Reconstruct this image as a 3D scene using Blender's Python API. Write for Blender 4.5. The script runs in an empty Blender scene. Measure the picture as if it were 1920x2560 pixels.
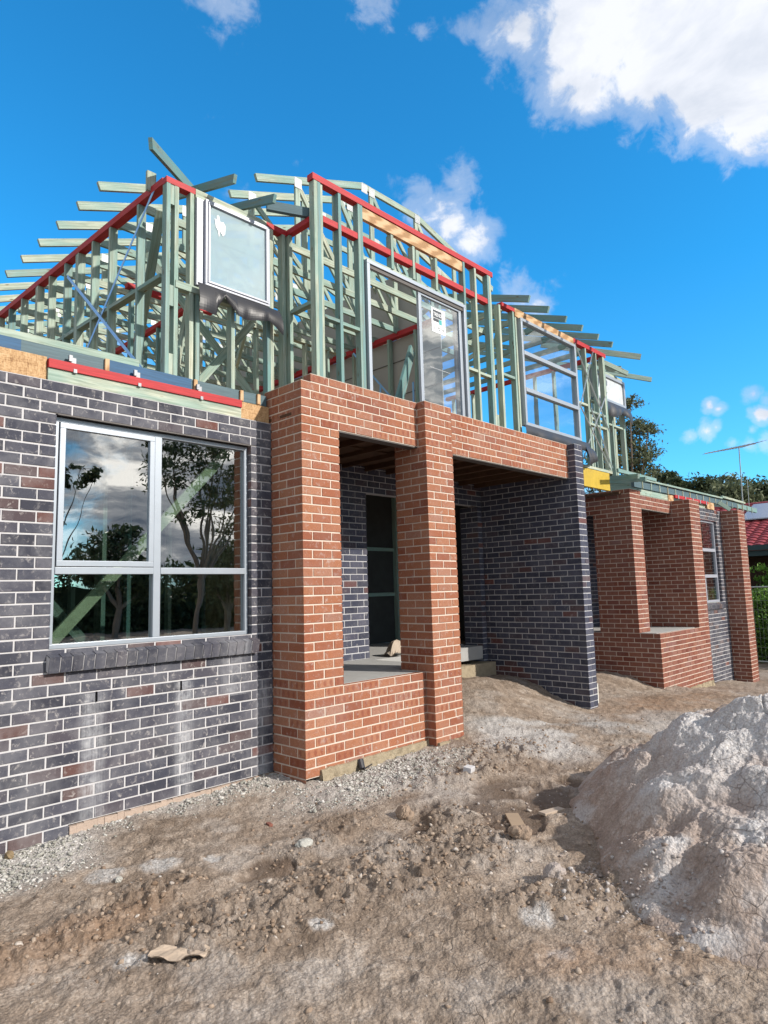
import bpy, math, random
import numpy as np
from mathutils import Vector, Matrix
random.seed(7); rng = np.random.default_rng(7)
R = math.radians
S = bpy.context.scene
# ------------------------------------------------------------------ camera
cd = bpy.data.cameras.new("camera"); cam = bpy.data.objects.new("camera", cd); S.collection.objects.link(cam)
CX, CY, CZ = -3.9077, -5.2997, -1.7029
ax_r = (0.69568809, -0.7178188, -0.02746372); ax_u = (-0.06674615, -0.10266037, 0.99247458); ax_f = (0.71523635, 0.68861965, 0.11933123)
cam.matrix_world = Matrix(((ax_r[0], ax_u[0], -ax_f[0], CX), (ax_r[1], ax_u[1], -ax_f[1], CY), (ax_r[2], ax_u[2], -ax_f[2], CZ), (0, 0, 0, 1)))
cd.sensor_fit = 'AUTO'; cd.sensor_width = 36; cd.lens = 1658.1 / 2560 * 36; cd.clip_start = 0.05; cd.clip_end = 3000
S.camera = cam
S.render.resolution_x = 768; S.render.resolution_y = 1024
S.view_settings.view_transform = 'Standard'; S.view_settings.look = 'None'; S.view_settings.gamma = 1; S.view_settings.exposure = 0.5
def pray(u, v):   # direction of a photo pixel, used only to place far clouds in the sky
    d = Vector(ax_f) + Vector(ax_r) * ((u - 960) / 1658.1) - Vector(ax_u) * ((v - 1280) / 1658.1)
    return d.normalized()
# ------------------------------------------------------------------ node helpers
class NT:
    def __init__(s, nt): s.nt = nt
    def n(s, t, ins=None, **kw):
        nd = s.nt.nodes.new(t)
        for k, v in kw.items(): setattr(nd, k, v)
        if ins:
            for k, v in ins.items():
                sk = nd.inputs[k]
                if hasattr(v, 'is_linked') or isinstance(v, bpy.types.NodeSocket): s.nt.links.new(v, sk)
                else: sk.default_value = v
        return nd
    def m(s, op, a, b=0.0, c=0.0, clamp=False):
        nd = s.n('ShaderNodeMath', operation=op, use_clamp=clamp)
        for i, v in enumerate((a, b, c)):
            if isinstance(v, bpy.types.NodeSocket): s.nt.links.new(v, nd.inputs[i])
            else: nd.inputs[i].default_value = v
        return nd.outputs[0]
    def mix(s, f, a, b, blend='MIX'):
        nd = s.n('ShaderNodeMix', data_type='RGBA', blend_type=blend)
        for k, v in ((0, f), (6, a), (7, b)):
            if isinstance(v, bpy.types.NodeSocket): s.nt.links.new(v, nd.inputs[k])
            else: nd.inputs[k].default_value = v if k == 0 else (v[0], v[1], v[2], 1)
        return nd.outputs[2]
    def ramp(s, f, stops, interp='LINEAR'):
        nd = s.n('ShaderNodeValToRGB', {'Fac': f}); cr = nd.color_ramp; cr.interpolation = interp
        while len(cr.elements) < len(stops): cr.elements.new(0.5)
        for e, (p, c) in zip(cr.elements, stops):
            e.position = p; e.color = (c[0], c[1], c[2], 1) if not isinstance(c, (int, float)) else (c, c, c, 1)
        return nd.outputs[0]
    def noise(s, vec, scale, detail=4, rough=0.55, dist=0.0):
        nd = s.n('ShaderNodeTexNoise', {'Scale': scale, 'Detail': detail, 'Roughness': rough, 'Distortion': dist})
        if vec is not None: s.nt.links.new(vec, nd.inputs['Vector'])
        return nd.outputs[0]
    def mapv(s, vec, sc=(1, 1, 1), loc=(0, 0, 0), rot=(0, 0, 0)):
        return s.n('ShaderNodeMapping', {'Vector': vec, 'Scale': sc, 'Location': loc, 'Rotation': rot}).outputs[0]
    def bump(s, h, dist, strength=1.0):
        return s.n('ShaderNodeBump', {'Height': h, 'Distance': dist, 'Strength': strength}).outputs[0]
def material(name, rough=0.8, spec=0.3):
    m = bpy.data.materials.new(name); m.use_nodes = True; t = NT(m.node_tree)
    b = m.node_tree.nodes['Principled BSDF']; b.inputs['Roughness'].default_value = rough
    b.inputs['Specular IOR Level'].default_value = spec
    return m, t, b
def L(t, a, b): t.nt.links.new(a, b)
# ------------------------------------------------------------------ world: clear sky with drifting cloud
SUN_AZ, SUN_EL = 160.0, 31.0
w = bpy.data.worlds.new("World"); S.world = w; w.use_nodes = True; wt = NT(w.node_tree)
bg = w.node_tree.nodes['Background']
sky = wt.n('ShaderNodeTexSky', sky_type='NISHITA', sun_disc=False, sun_elevation=R(SUN_EL), sun_rotation=R(SUN_AZ), altitude=50, air_density=1.0, dust_density=0.2, ozone_density=3.0)
tc = wt.n('ShaderNodeTexCoord').outputs['Generated']
tint = wt.mix(wt.ramp(wt.n('ShaderNodeSeparateXYZ', {0: tc}).outputs[2], [(0.02, 0.0), (0.42, 1.0)]), (0.40, 0.94, 1.16), (0.16, 0.98, 1.30))
skyc = wt.mix(1.0, sky.outputs[0], tint, 'MULTIPLY')
n1 = wt.noise(wt.mapv(tc, (1, 1, 1.5)), 7.0, 9, 0.58, 0.35)
n2 = wt.noise(wt.mapv(tc, (1, 1, 1.6), (3, 1, 7)), 3.2, 9, 0.6, 0.3)
n3 = wt.noise(wt.mapv(tc, (1, 1, 1), (5, 2, 1)), 26.0, 7, 0.62, 0.4)
clouds = [(1500, 90, 7.0, 1.25), (1640, 110, 7.0, 1.25), (1800, 70, 8.5, 1.4), (1910, 160, 7.0, 1.4), (1760, 230, 4.5, 1.0), (1320, 100, 5.5, .85), (1400, 200, 4.5, .85), (1860, 340, 3.6, .8), (1490, 215, 4.5, 1.0), (1700, 0, 9, 1.4),
          (1120, 560, 4.6, .85), (1170, 610, 3.6, .9), (1150, 470, 4.2, .52), (1050, 470, 3.5, .42), (1290, 740, 3.6, .85), (1330, 765, 2.6, .7), (1375, 700, 2.4, .45), (560, 5, 4, .55), (930, 0, 4.5, .62), (1050, 75, 3.2, .42), (1170, 60, 5, .42), (1190, 20, 4, .4), (1230, 120, 4, .38), (790, 150, 1.5, .3),
          (700, 430, 5.5, .5), (640, 470, 4, .45), (590, 330, 3.5, .4), (1725, 1092, 1.3, .7), (1765, 1080, 1.5, .7), (1790, 1068, 1.0, .6), (1775, 1012, 1.1, .6), (1795, 1022, .9, .6), (1905, 1035, 1.3, .75), (1885, 985, 1.2, .6), (1915, 1000, 1.0, .6), (1830, 1108, 1.4, .6), (1870, 1115, 1.6, .6), (1910, 1105, 1.3, .6), (1880, 1075, .8, .5),
          (1830, 1195, 3.0, .5), (1660, 1255, 2.4, .6), (1770, 1220, 2.6, .5), (1500, 1240, 4, .6), (300, 860, 6, .6), (520, 830, 6, .6)]
acc = None
for (u, v, rad, wgt) in clouds:
    d = pray(u, v)
    dp = wt.n('ShaderNodeVectorMath', {0: tc, 1: d}, operation='DISTANCE').outputs['Value']
    f = wt.m('MULTIPLY', wt.m('SUBTRACT', 1.0, wt.m('DIVIDE', dp, 2 * math.sin(R(rad) / 2) * 1.12), clamp=True), wgt)
    acc = f if acc is None else wt.m('MAXIMUM', acc, f)
dens = wt.m('ADD', wt.m('MULTIPLY', acc, 1.25), wt.m('MULTIPLY', wt.m('SUBTRACT', wt.m('ADD', wt.m('MULTIPLY', n1, .65), wt.m('MULTIPLY', n3, .35)), 0.5), 2.6))
mask = wt.ramp(dens, [(0.40, 0.0), (0.72, 0.34), (1.25, 1.0)], 'EASE')
mask = wt.m('MULTIPLY', mask, wt.ramp(acc, [(0.0, 0.0), (0.22, 1.0)]))
# broken cloud mirrored by the windows, plus added unseen cover to whiten ambient light
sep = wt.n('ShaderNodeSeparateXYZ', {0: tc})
vd = wt.n('ShaderNodeVectorMath', {0: tc, 1: (0.70, 0.66, 0.28)}, operation='DOT_PRODUCT').outputs['Value']   # cloud cover added wherever the sky lies outside the camera view
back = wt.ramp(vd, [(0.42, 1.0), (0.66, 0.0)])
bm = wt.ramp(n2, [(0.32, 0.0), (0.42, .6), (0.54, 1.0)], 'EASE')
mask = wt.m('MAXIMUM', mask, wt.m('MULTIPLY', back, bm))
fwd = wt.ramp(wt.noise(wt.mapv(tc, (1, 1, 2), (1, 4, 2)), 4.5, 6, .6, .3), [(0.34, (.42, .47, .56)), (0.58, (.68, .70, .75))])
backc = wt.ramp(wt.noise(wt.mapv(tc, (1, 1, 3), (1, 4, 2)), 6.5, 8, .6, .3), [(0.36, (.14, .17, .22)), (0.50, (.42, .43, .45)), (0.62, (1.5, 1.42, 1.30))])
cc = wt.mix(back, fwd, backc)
skys = wt.n('ShaderNodeVectorMath', {0: skyc, 1: (0.15, 0.15, 0.15)}, operation='MULTIPLY').outputs[0]
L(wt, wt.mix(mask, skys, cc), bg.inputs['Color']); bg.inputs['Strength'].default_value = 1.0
# ------------------------------------------------------------------ sun
ld = bpy.data.lights.new("sun", 'SUN'); ld.energy = 3.9; ld.angle = R(0.9); ld.color = (1.0, 0.93, 0.84)
so = bpy.data.objects.new("sun", ld); S.collection.objects.link(so)
sd = Vector((math.sin(R(SUN_AZ)) * math.cos(R(SUN_EL)), math.cos(R(SUN_AZ)) * math.cos(R(SUN_EL)), math.sin(R(SUN_EL))))
so.rotation_euler = sd.to_track_quat('Z', 'Y').to_euler(); so.location = sd * 50
# ------------------------------------------------------------------ mesh builder
c = 0.086
class MB:
    def __init__(s): s.v = []; s.f = []; s.m = []; s.uv = []; s.col = []
    def face(s, pts, mi=0, uv=None, col=(.5, .5, .5)):
        i = len(s.v); s.v.extend([tuple(p) for p in pts]); s.f.append(tuple(range(i, i + len(pts)))); s.m.append(mi)
        s.uv.append(uv if uv else [(0, 0)] * len(pts)); s.col.append(col)
    def hexa(s, P, mi=0, col=(.5, .5, .5), ulen=1.0, skip=()):
        # P: 8 pts, 0-3 start cap, 4-7 end cap
        i = len(s.v); s.v.extend([tuple(p) for p in P]); o = random.random() * 20
        w1 = (Vector(P[1]) - Vector(P[0])).length; w2 = (Vector(P[3]) - Vector(P[0])).length
        q = [((3, 2, 1, 0), w1, w2, 0), ((4, 5, 6, 7), w1, w2, 0), ((0, 1, 5, 4), w1, 0, 1), ((1, 2, 6, 5), w2, .2, 1), ((2, 3, 7, 6), w1, .4, 1), ((3, 0, 4, 7), w2, .6, 1)]
        for k, (ids, a, b, side) in enumerate(q):
            if k in skip: continue
            s.f.append(tuple(i + j for j in ids)); s.m.append(mi); s.col.append(col)
            if side: s.uv.append([(o, b), (o, b + a), (o + ulen, b + a), (o + ulen, b)])
            else: s.uv.append([(o, 0), (o + .01, 0), (o + .01, b), (o, b)])
    def box(s, x0, x1, y0, y1, z0, z1, mi=0, col=(.5, .5, .5)):
        d = (x1 - x0, y1 - y0, z1 - z0); a = d.index(max(d))
        if a == 2: P = [(x0, y0, z0), (x1, y0, z0), (x1, y1, z0), (x0, y1, z0), (x0, y0, z1), (x1, y0, z1), (x1, y1, z1), (x0, y1, z1)]
        elif a == 0: P = [(x0, y0, z0), (x0, y1, z0), (x0, y1, z1), (x0, y0, z1), (x1, y0, z0), (x1, y1, z0), (x1, y1, z1), (x1, y0, z1)]
        else: P = [(x1, y0, z0), (x0, y0, z0), (x0, y0, z1), (x1, y0, z1), (x1, y1, z0), (x0, y1, z0), (x0, y1, z1), (x1, y1, z1)]
        s.hexa(P, mi, col, d[a])
    def beam(s, p0, p1, wd, ht, up=(0, 0, 1), mi=0, col=(.5, .5, .5)):
        p0 = Vector(p0); p1 = Vector(p1); d = (p1 - p0); ln = d.length; d.normalize(); up = Vector(up)
        sx = d.cross(up)
        if sx.length < 1e-4: sx = d.cross(Vector((0, 1, 0)))
        sx.normalize(); uy = sx.cross(d); a = sx * (wd / 2); b = uy * (ht / 2)
        s.hexa([p0 - a - b, p0 + a - b, p0 + a + b, p0 - a + b, p1 - a - b, p1 + a - b, p1 + a + b, p1 - a + b], mi, col, ln)
    def tube(s, p0, p1, r0, r1, n=8, mi=0, col=(.5, .5, .5), caps=True):
        p0 = Vector(p0); p1 = Vector(p1); d = (p1 - p0).normalized(); a = d.orthogonal().normalized(); b = d.cross(a); i = len(s.v)
        for p, r in ((p0, r0), (p1, r1)):
            for k in range(n):
                t = 2 * math.pi * k / n; s.v.append(tuple(p + a * math.cos(t) * r + b * math.sin(t) * r))
        for k in range(n):
            j = (k + 1) % n; s.f.append((i + k, i + j, i + n + j, i + n + k)); s.m.append(mi); s.col.append(col); s.uv.append([(0, 0), (0, .1), (1, .1), (1, 0)])
        if caps:
            for base, o in ((i, range(n - 1, -1, -1)), (i + n, range(n))):
                s.f.append(tuple(base + k for k in o)); s.m.append(mi); s.col.append(col); s.uv.append([(0, 0)] * n)
    def build(s, name, mats, parent=None, label=None, smooth=False, bevel=0):
        me = bpy.data.meshes.new(name); me.from_pydata(s.v, [], s.f)
        if not isinstance(mats, (list, tuple)): mats = [mats]
        for m in mats: me.materials.append(m)
        me.polygons.foreach_set('material_index', s.m)
        uvl = me.uv_layers.new(name='UVMap'); flat = [x for f in s.uv for p in f for x in p]; uvl.data.foreach_set('uv', flat)
        ca = me.color_attributes.new('rnd', 'FLOAT_COLOR', 'CORNER')
        cl = []
        for f, cc_ in zip(s.f, s.col): cl.extend((cc_[0], cc_[1], cc_[2], 1.0) * len(f))
        ca.data.foreach_set('color', cl)
        if smooth: me.polygons.foreach_set('use_smooth', [True] * len(s.f))
        me.update()
        o = bpy.data.objects.new(name, me); S.collection.objects.link(o)
        if parent is not None: attach(o, parent)
        if label: o['label'] = label
        if bevel:
            md = o.modifiers.new('bevel', 'BEVEL'); md.width = bevel; md.segments = 2; md.limit_method = 'ANGLE'
        return o
WL = {}
def attach(o, parent):
    o.parent = parent
    o.matrix_parent_inverse = Matrix.Translation(-WL.get(parent.name, Vector((0, 0, 0))))   # parts keep world coordinates
def thing(name, label, cat, loc, group=None):
    o = bpy.data.objects.new(name, None); S.collection.objects.link(o); o.location = loc; WL[o.name] = Vector(loc); o['label'] = label; o['category'] = cat
    o.empty_display_size = .2
    if group: o['group'] = group
    return o
def tag(o, label, cat, group=None):
    o['label'] = label; o['category'] = cat
    if group: o['group'] = group
    return o
# ------------------------------------------------------------------ materials
def brick_mat(name, ramp_stops, oval, ridges, dirt, haze_amt, streaks=()):
    m, t, b = material(name, 0.85, 0.25)
    at = t.n('ShaderNodeAttribute', attribute_name='rnd').outputs['Color']; sp = t.n('ShaderNodeSeparateColor', {0: at})
    uv = t.n('ShaderNodeUVMap').outputs[0]; pos = t.n('ShaderNodeNewGeometry').outputs['Position']
    base = t.ramp(sp.outputs[0], ramp_stops)
    s2 = t.n('ShaderNodeSeparateXYZ', {0: uv})
    big = t.noise(pos, 1.3, 3); base = t.mix(t.ramp(big, [(.35, 0.0), (.7, .35)]), base, tuple(x * .72 for x in ramp_stops[1][1]))
    if oval:
        fu = t.m('SUBTRACT', t.m('FRACT', t.m('MULTIPLY', s2.outputs[0], 3.0)), .5); fv = t.m('SUBTRACT', s2.outputs[1], .5)
        e = t.m('ADD', t.m('MULTIPLY', t.m('MULTIPLY', fu, fu), 13.0), t.m('MULTIPLY', t.m('MULTIPLY', fv, fv), 4.2))
        e = t.m('ADD', e, t.m('MULTIPLY', t.m('SUBTRACT', t.noise(pos, 45, 3), .5), 1.6))
        om = t.m('MULTIPLY', t.ramp(e, [(.30, .62), (1.15, 0.0)]), sp.outputs[1])
        base = t.mix(om, base, (.24, .055, .032))
    fine = t.noise(pos, 160, 4, .7); mid = t.noise(pos, 28, 4, .6)
    base = t.mix(t.ramp(fine, [(.3, .45), (.62, 0.0)]), base, tuple(x * .45 for x in ramp_stops[0][1]))
    rid = t.noise(t.mapv(uv, (75, 4, 1)), 1.0, 3, .6)
    if ridges: base = t.mix(t.ramp(rid, [(.38, .55), (.55, 0.0)]), base, tuple(x * .42 for x in ramp_stops[1][1]))
    # mortar smears and efflorescence
    sm = t.noise(t.mapv(pos, (1, 1, .8)), 22, 7, .72, .6); sm2 = t.noise(pos, 2.2, 3)
    smm = t.m('MULTIPLY', t.ramp(sm, [(.55, 0.0), (.68, 1.0)]), t.ramp(sm2, [(.35, .25 * dirt), (.65, 1.0 * dirt)]))
    base = t.mix(t.m('MULTIPLY', smm, .6), base, (.48, .45, .43))
    px = t.n('ShaderNodeSeparateXYZ', {0: pos})
    hz = t.m('MULTIPLY', t.ramp(t.noise(pos, 3.0, 5, .65, .4), [(.42, 0.0), (.72, 1.0)]), haze_amt)
    base = t.mix(hz, base, (.46, .45, .46))
    for (sx, z0, z1, wd, amt) in streaks:
        wd = wd * 1.5
        dx = t.m('ABSOLUTE', t.m('SUBTRACT', t.m('ADD', px.outputs[0], t.m('MULTIPLY', t.m('SUBTRACT', t.noise(t.mapv(pos, (2, 2, 5)), 2, 4), .5), .05)), sx))
        mk = t.m('SUBTRACT', 1.0, t.m('DIVIDE', dx, wd), clamp=True); zz = t.m('MULTIPLY', t.m('MULTIPLY', t.m('LESS_THAN', px.outputs[2], z0), t.m('GREATER_THAN', px.outputs[2], z1)), amt)
        vn = t.noise(t.mapv(pos, (60, 60, 2.5)), 1.0, 4, .65)
        mk = t.m('MULTIPLY', t.m('MULTIPLY', t.ramp(mk, [(0, 0.), (.75, .8)], 'EASE'), t.m('MULTIPLY', zz, t.ramp(t.m('ADD', t.m('MULTIPLY', sp.outputs[2], .5), t.m('MULTIPLY', sm2, .5)), [(.25, .35), (.6, 1.0)]))), t.ramp(t.m('ADD', t.m('MULTIPLY', vn, .45), t.m('MULTIPLY', t.noise(pos, 14, 6, .7, .5), .55)), [(.38, 0.05), (.66, .95)]))
        base = t.mix(mk, base, (.60, .61, .63))
    L(t, base, b.inputs['Base Color'])
    h = t.m('ADD', t.m('MULTIPLY', fine, .35), t.m('MULTIPLY', rid if ridges else mid, .6))
    L(t, t.bump(h, .0022, .9), b.inputs['Normal'])
    return m
DK = [(0.0, (.042, .043, .058)), (.35, (.066, .070, .094)), (.8, (.086, .086, .110)), (.92, (.088, .070, .080)), (.965, (.115, .068, .062)), (1.0, (.20, .068, .045))]
M_dark = brick_mat('dark_brick', DK, False, False, 1.3, .24, [(-1.70, -2.42, -3.42, .09, .85), (-.93, -2.42, -3.42, .075, 1.0), (-.12, -2.5, -3.42, .06, .8), (-.42, -2.1, -2.6, .13, .6), (-2.42, -2.6, -3.5, .07, .6)])
M_darkc = brick_mat('dark_brick_clean', [(p, (q[0] * .92, q[1] * .97, q[2] * 1.12)) for p, q in DK], False, False, .6, .10)
RD = [(0.0, (.27, .088, .050)), (.15, (.36, .132, .072)), (.5, (.42, .168, .088)), (.8, (.45, .20, .108)), (.95, (.46, .225, .14)), (1.0, (.36, .20, .15))]
M_red = brick_mat('red_brick', RD, True, True, .95, .09)
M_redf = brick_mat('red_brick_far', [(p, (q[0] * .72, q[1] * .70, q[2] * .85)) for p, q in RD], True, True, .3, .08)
def mortar_mat(name, col):
    m, t, b = material(name, .95, .1); pos = t.n('ShaderNodeNewGeometry').outputs['Position']
    L(t, t.mix(t.noise(pos, 5, 4), tuple(x * .78 for x in col), tuple(min(1, x * 1.12) for x in col)), b.inputs['Base Color'])
    L(t, t.bump(t.noise(pos, 220, 3), .001), b.inputs['Normal']); return m
M_mortw = mortar_mat('white_mortar', (.54, .53, .54)); M_mortc = mortar_mat('cream_mortar', (.64, .55, .47)); M_mortg = mortar_mat('grey_mortar', (.50, .50, .52))
def timber_mat():
    m, t, b = material('treated_pine', .75, .25)
    at = t.n('ShaderNodeAttribute', attribute_name='rnd').outputs['Color']; sp = t.n('ShaderNodeSeparateColor', {0: at}); uv = t.n('ShaderNodeUVMap').outputs[0]
    base = t.ramp(sp.outputs[0], [(0.0, (.54, .56, .45)), (.25, (.43, .49, .41)), (.5, (.30, .40, .37)), (.75, (.16, .28, .31)), (.92, (.08, .18, .22)), (1.0, (.50, .37, .20))])
    g = t.noise(t.mapv(uv, (1.6, 34, 1)), 1.6, 5, .6, .8); base = t.mix(t.ramp(g, [(.40, .6), (.60, 0.0)]), base, (.19, .19, .12))
    gb = t.noise(t.mapv(uv, (1.2, 5, 1)), 1.3, 3, .6, .5); base = t.mix(t.ramp(gb, [(.38, .5), (.66, 0.0)]), base, (.13, .30, .28))
    vo = t.n('ShaderNodeTexVoronoi', {'Vector': t.mapv(uv, (3.2, 11, 1)), 'Scale': 1.0, 'Randomness': 1.0}).outputs['Distance']
    base = t.mix(t.ramp(vo, [(.05, .9), (.13, 0.0)]), base, (.13, .085, .045))
    L(t, base, b.inputs['Base Color']); L(t, t.bump(g, .0015), b.inputs['Normal']); return m
M_tim = timber_mat()
def plain(name, col, rough=.6, spec=.4, metal=0.0, nz=0.12, ns=9, bump=0.0, bs=60):
    m, t, b = material(name, rough, spec); pos = t.n('ShaderNodeNewGeometry').outputs['Position']
    L(t, t.mix(t.noise(pos, ns, 5, .6), tuple(x * (1 - nz * 1.6) for x in col), tuple(min(1, x * (1 + nz)) for x in col)), b.inputs['Base Color'])
    b.inputs['Metallic'].default_value = metal
    if bump: L(t, t.bump(t.noise(pos, bs, 5, .65), bump), b.inputs['Normal'])
    return m
def painted(name, col):
    m, t, b = material(name, .6, .35); uv = t.n('ShaderNodeUVMap').outputs[0]
    g = t.noise(t.mapv(uv, (2.5, 40, 1)), 1.5, 4, .6); L(t, t.mix(t.ramp(g, [(.4, .6), (.62, 0.)]), col, tuple(x * .62 for x in col)), b.inputs['Base Color']); L(t, t.bump(g, .001), b.inputs['Normal']); return m
M_redp = painted('red_painted_pine', (.46, .022, .028)); M_blue = painted('blue_painted_pine', (.025, .10, .21)); M_fasc = painted('grey_stained_pine', (.085, .145, .17))
def osb_mat():
    m, t, b = material('strand_board', .7, .3); pos = t.n('ShaderNodeNewGeometry').outputs['Position']
    a = t.noise(t.mapv(pos, (55, 55, 14), rot=(0, .6, 0)), 1, 4, .7, 1.5); bq = t.noise(t.mapv(pos, (14, 14, 60), rot=(0, .3, 0)), 1, 4, .7, 1.5)
    v = t.m('ADD', t.m('MULTIPLY', a, .5), t.m('MULTIPLY', bq, .5)); L(t, t.ramp(v, [(.36, (.22, .11, .045)), (.5, (.47, .29, .14)), (.64, (.62, .43, .25))]), b.inputs['Base Color']); L(t, t.bump(v, .002), b.inputs['Normal']); return m
M_osb = osb_mat()
def ply_mat():
    m, t, b = material('laminated_veneer', .65, .3); uv = t.n('ShaderNodeUVMap').outputs[0]
    wv = t.n('ShaderNodeTexWave', {'Vector': t.mapv(uv, (.7, 5.5, 1)), 'Scale': 1.6, 'Distortion': 9, 'Detail': 3, 'Detail Scale': .8}).outputs[1]
    L(t, t.ramp(wv, [(.2, (.34, .19, .085)), (.6, (.50, .31, .16)), (.9, (.56, .38, .22))]), b.inputs['Base Color']); return m
M_ply = ply_mat()
M_yel = plain('yellow_formply', (.52, .36, .035), .55, .4, nz=.2, ns=14)
M_alu = plain('silver_aluminium', (.36, .40, .45), .38, .5, .35, nz=.05); M_aluw = plain('pale_aluminium', (.38, .40, .46), .4, .5, .1, nz=.04)
M_steel = plain('galvanised_steel', (.30, .31, .33), .5, .4, .4, nz=.3, ns=60); M_plate = plain('nail_plate_steel', (.42, .44, .45), .5, .5, .3, nz=.5, ns=90)
M_strap = plain('blue_galvanised_strap', (.25, .48, .80), .4, .5, .4, nz=.1); M_strapw = plain('bare_galvanised_strap', (.68, .72, .76), .4, .5, .3, nz=.1)
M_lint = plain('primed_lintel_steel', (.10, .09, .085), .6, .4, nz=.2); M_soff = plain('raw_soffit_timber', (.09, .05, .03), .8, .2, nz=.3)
M_black = plain('black_plastic_membrane', (.022, .022, .027), .45, .5, nz=.1); M_grey = plain('grey_wall_sheeting', (.37, .355, .33), .75, .2, nz=.06, ns=3)
M_conc = plain('grey_concrete', (.36, .36, .35), .9, .2, nz=.12, ns=7, bump=.004); M_foot = plain('rough_footing_concrete', (.36, .30, .21), .95, .1, nz=.25, ns=14, bump=.02, bs=22)
M_plin = plain('dusty_slab_edge', (.42, .33, .27), .95, .1, nz=.15, ns=6, bump=.008, bs=40)
M_hole = plain('dark_void', (.006, .006, .007), .9, .0); M_sky1 = plain('white_label_paper', (.78, .80, .82), .6, .3, nz=.03)
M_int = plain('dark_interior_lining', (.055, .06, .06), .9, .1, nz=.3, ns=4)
def glass_mat(name, refl, tint, rough=.0, body=None):
    m = bpy.data.materials.new(name); m.use_nodes = True; t = NT(m.node_tree); nt = m.node_tree
    nt.nodes.remove(nt.nodes['Principled BSDF']); out = nt.nodes['Material Output']
    pos = t.n('ShaderNodeNewGeometry').outputs['Position']
    gl = t.n('ShaderNodeBsdfGlossy', {'Color': (.95, .98, 1, 1), 'Roughness': rough}); tr = t.n('ShaderNodeBsdfTransparent', {'Color': (*tint, 1)})
    L(t, t.bump(t.noise(pos, 1.6, 2), .004, .5), gl.inputs['Normal'])
    fr = t.n('ShaderNodeLayerWeight', {'Blend': .35}).outputs['Fresnel']
    fac = t.m('ADD', t.m('MULTIPLY', fr, .9), refl, clamp=True)
    fac = t.m('MULTIPLY', fac, t.m('SUBTRACT', 1.0, t.n('ShaderNodeNewGeometry').outputs['Backfacing']))
    mx = t.n('ShaderNodeMixShader', {0: fac, 1: tr.outputs[0], 2: gl.outputs[0]})
    res = mx.outputs[0]
    dn = t.ramp(t.noise(pos, 90, 5, .7), [(.66, 0.0), (.74, .5)]); dn = t.m('MULTIPLY', dn, t.ramp(t.noise(pos, 3, 2), [(.4, .1), (.7, .7)]))
    df = t.n('ShaderNodeBsdfDiffuse', {'Color': (.6, .6, .6, 1)}); res = t.n('ShaderNodeMixShader', {0: dn, 1: res, 2: df.outputs[0]}).outputs[0]
    if body:
        d2 = t.n('ShaderNodeBsdfDiffuse', {'Color': (*body, 1)}); res = t.n('ShaderNodeMixShader', {0: .62, 1: res, 2: d2.outputs[0]}).outputs[0]
    L(t, res, out.inputs['Surface']); return m
M_glass = glass_mat('window_glass', .38, (.72, .80, .78)); M_glassd = glass_mat('sliding_door_glass', .26, (.78, .88, .95), body=None); M_glassc = glass_mat('clear_upper_glass', .08, (.86, .93, .97))
M_frost = glass_mat('frosted_glass', .22, (.8, .9, .9), body=(.40, .50, .53))
M_plas = plain('printed_protective_film', (.62, .66, .68), .25, .6, nz=.25, ns=9)
M_tile = plain('red_roof_tiles', (.27, .04, .045), .6, .4, nz=.25, ns=5); M_solar = plain('solar_cells', (.16, .19, .26), .15, .7, nz=.1); M_gut = plain('dark_green_gutter', (.018, .045, .05), .4, .5)
M_nwall = plain('dark_brown_wall', (.05, .03, .022), .9, .1); M_galv = plain('grey_fence_steel', (.34, .37, .36), .5, .5, .3)
M_pvc = plain('white_pipe_plastic', (.75, .74, .68), .4, .5)
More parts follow.
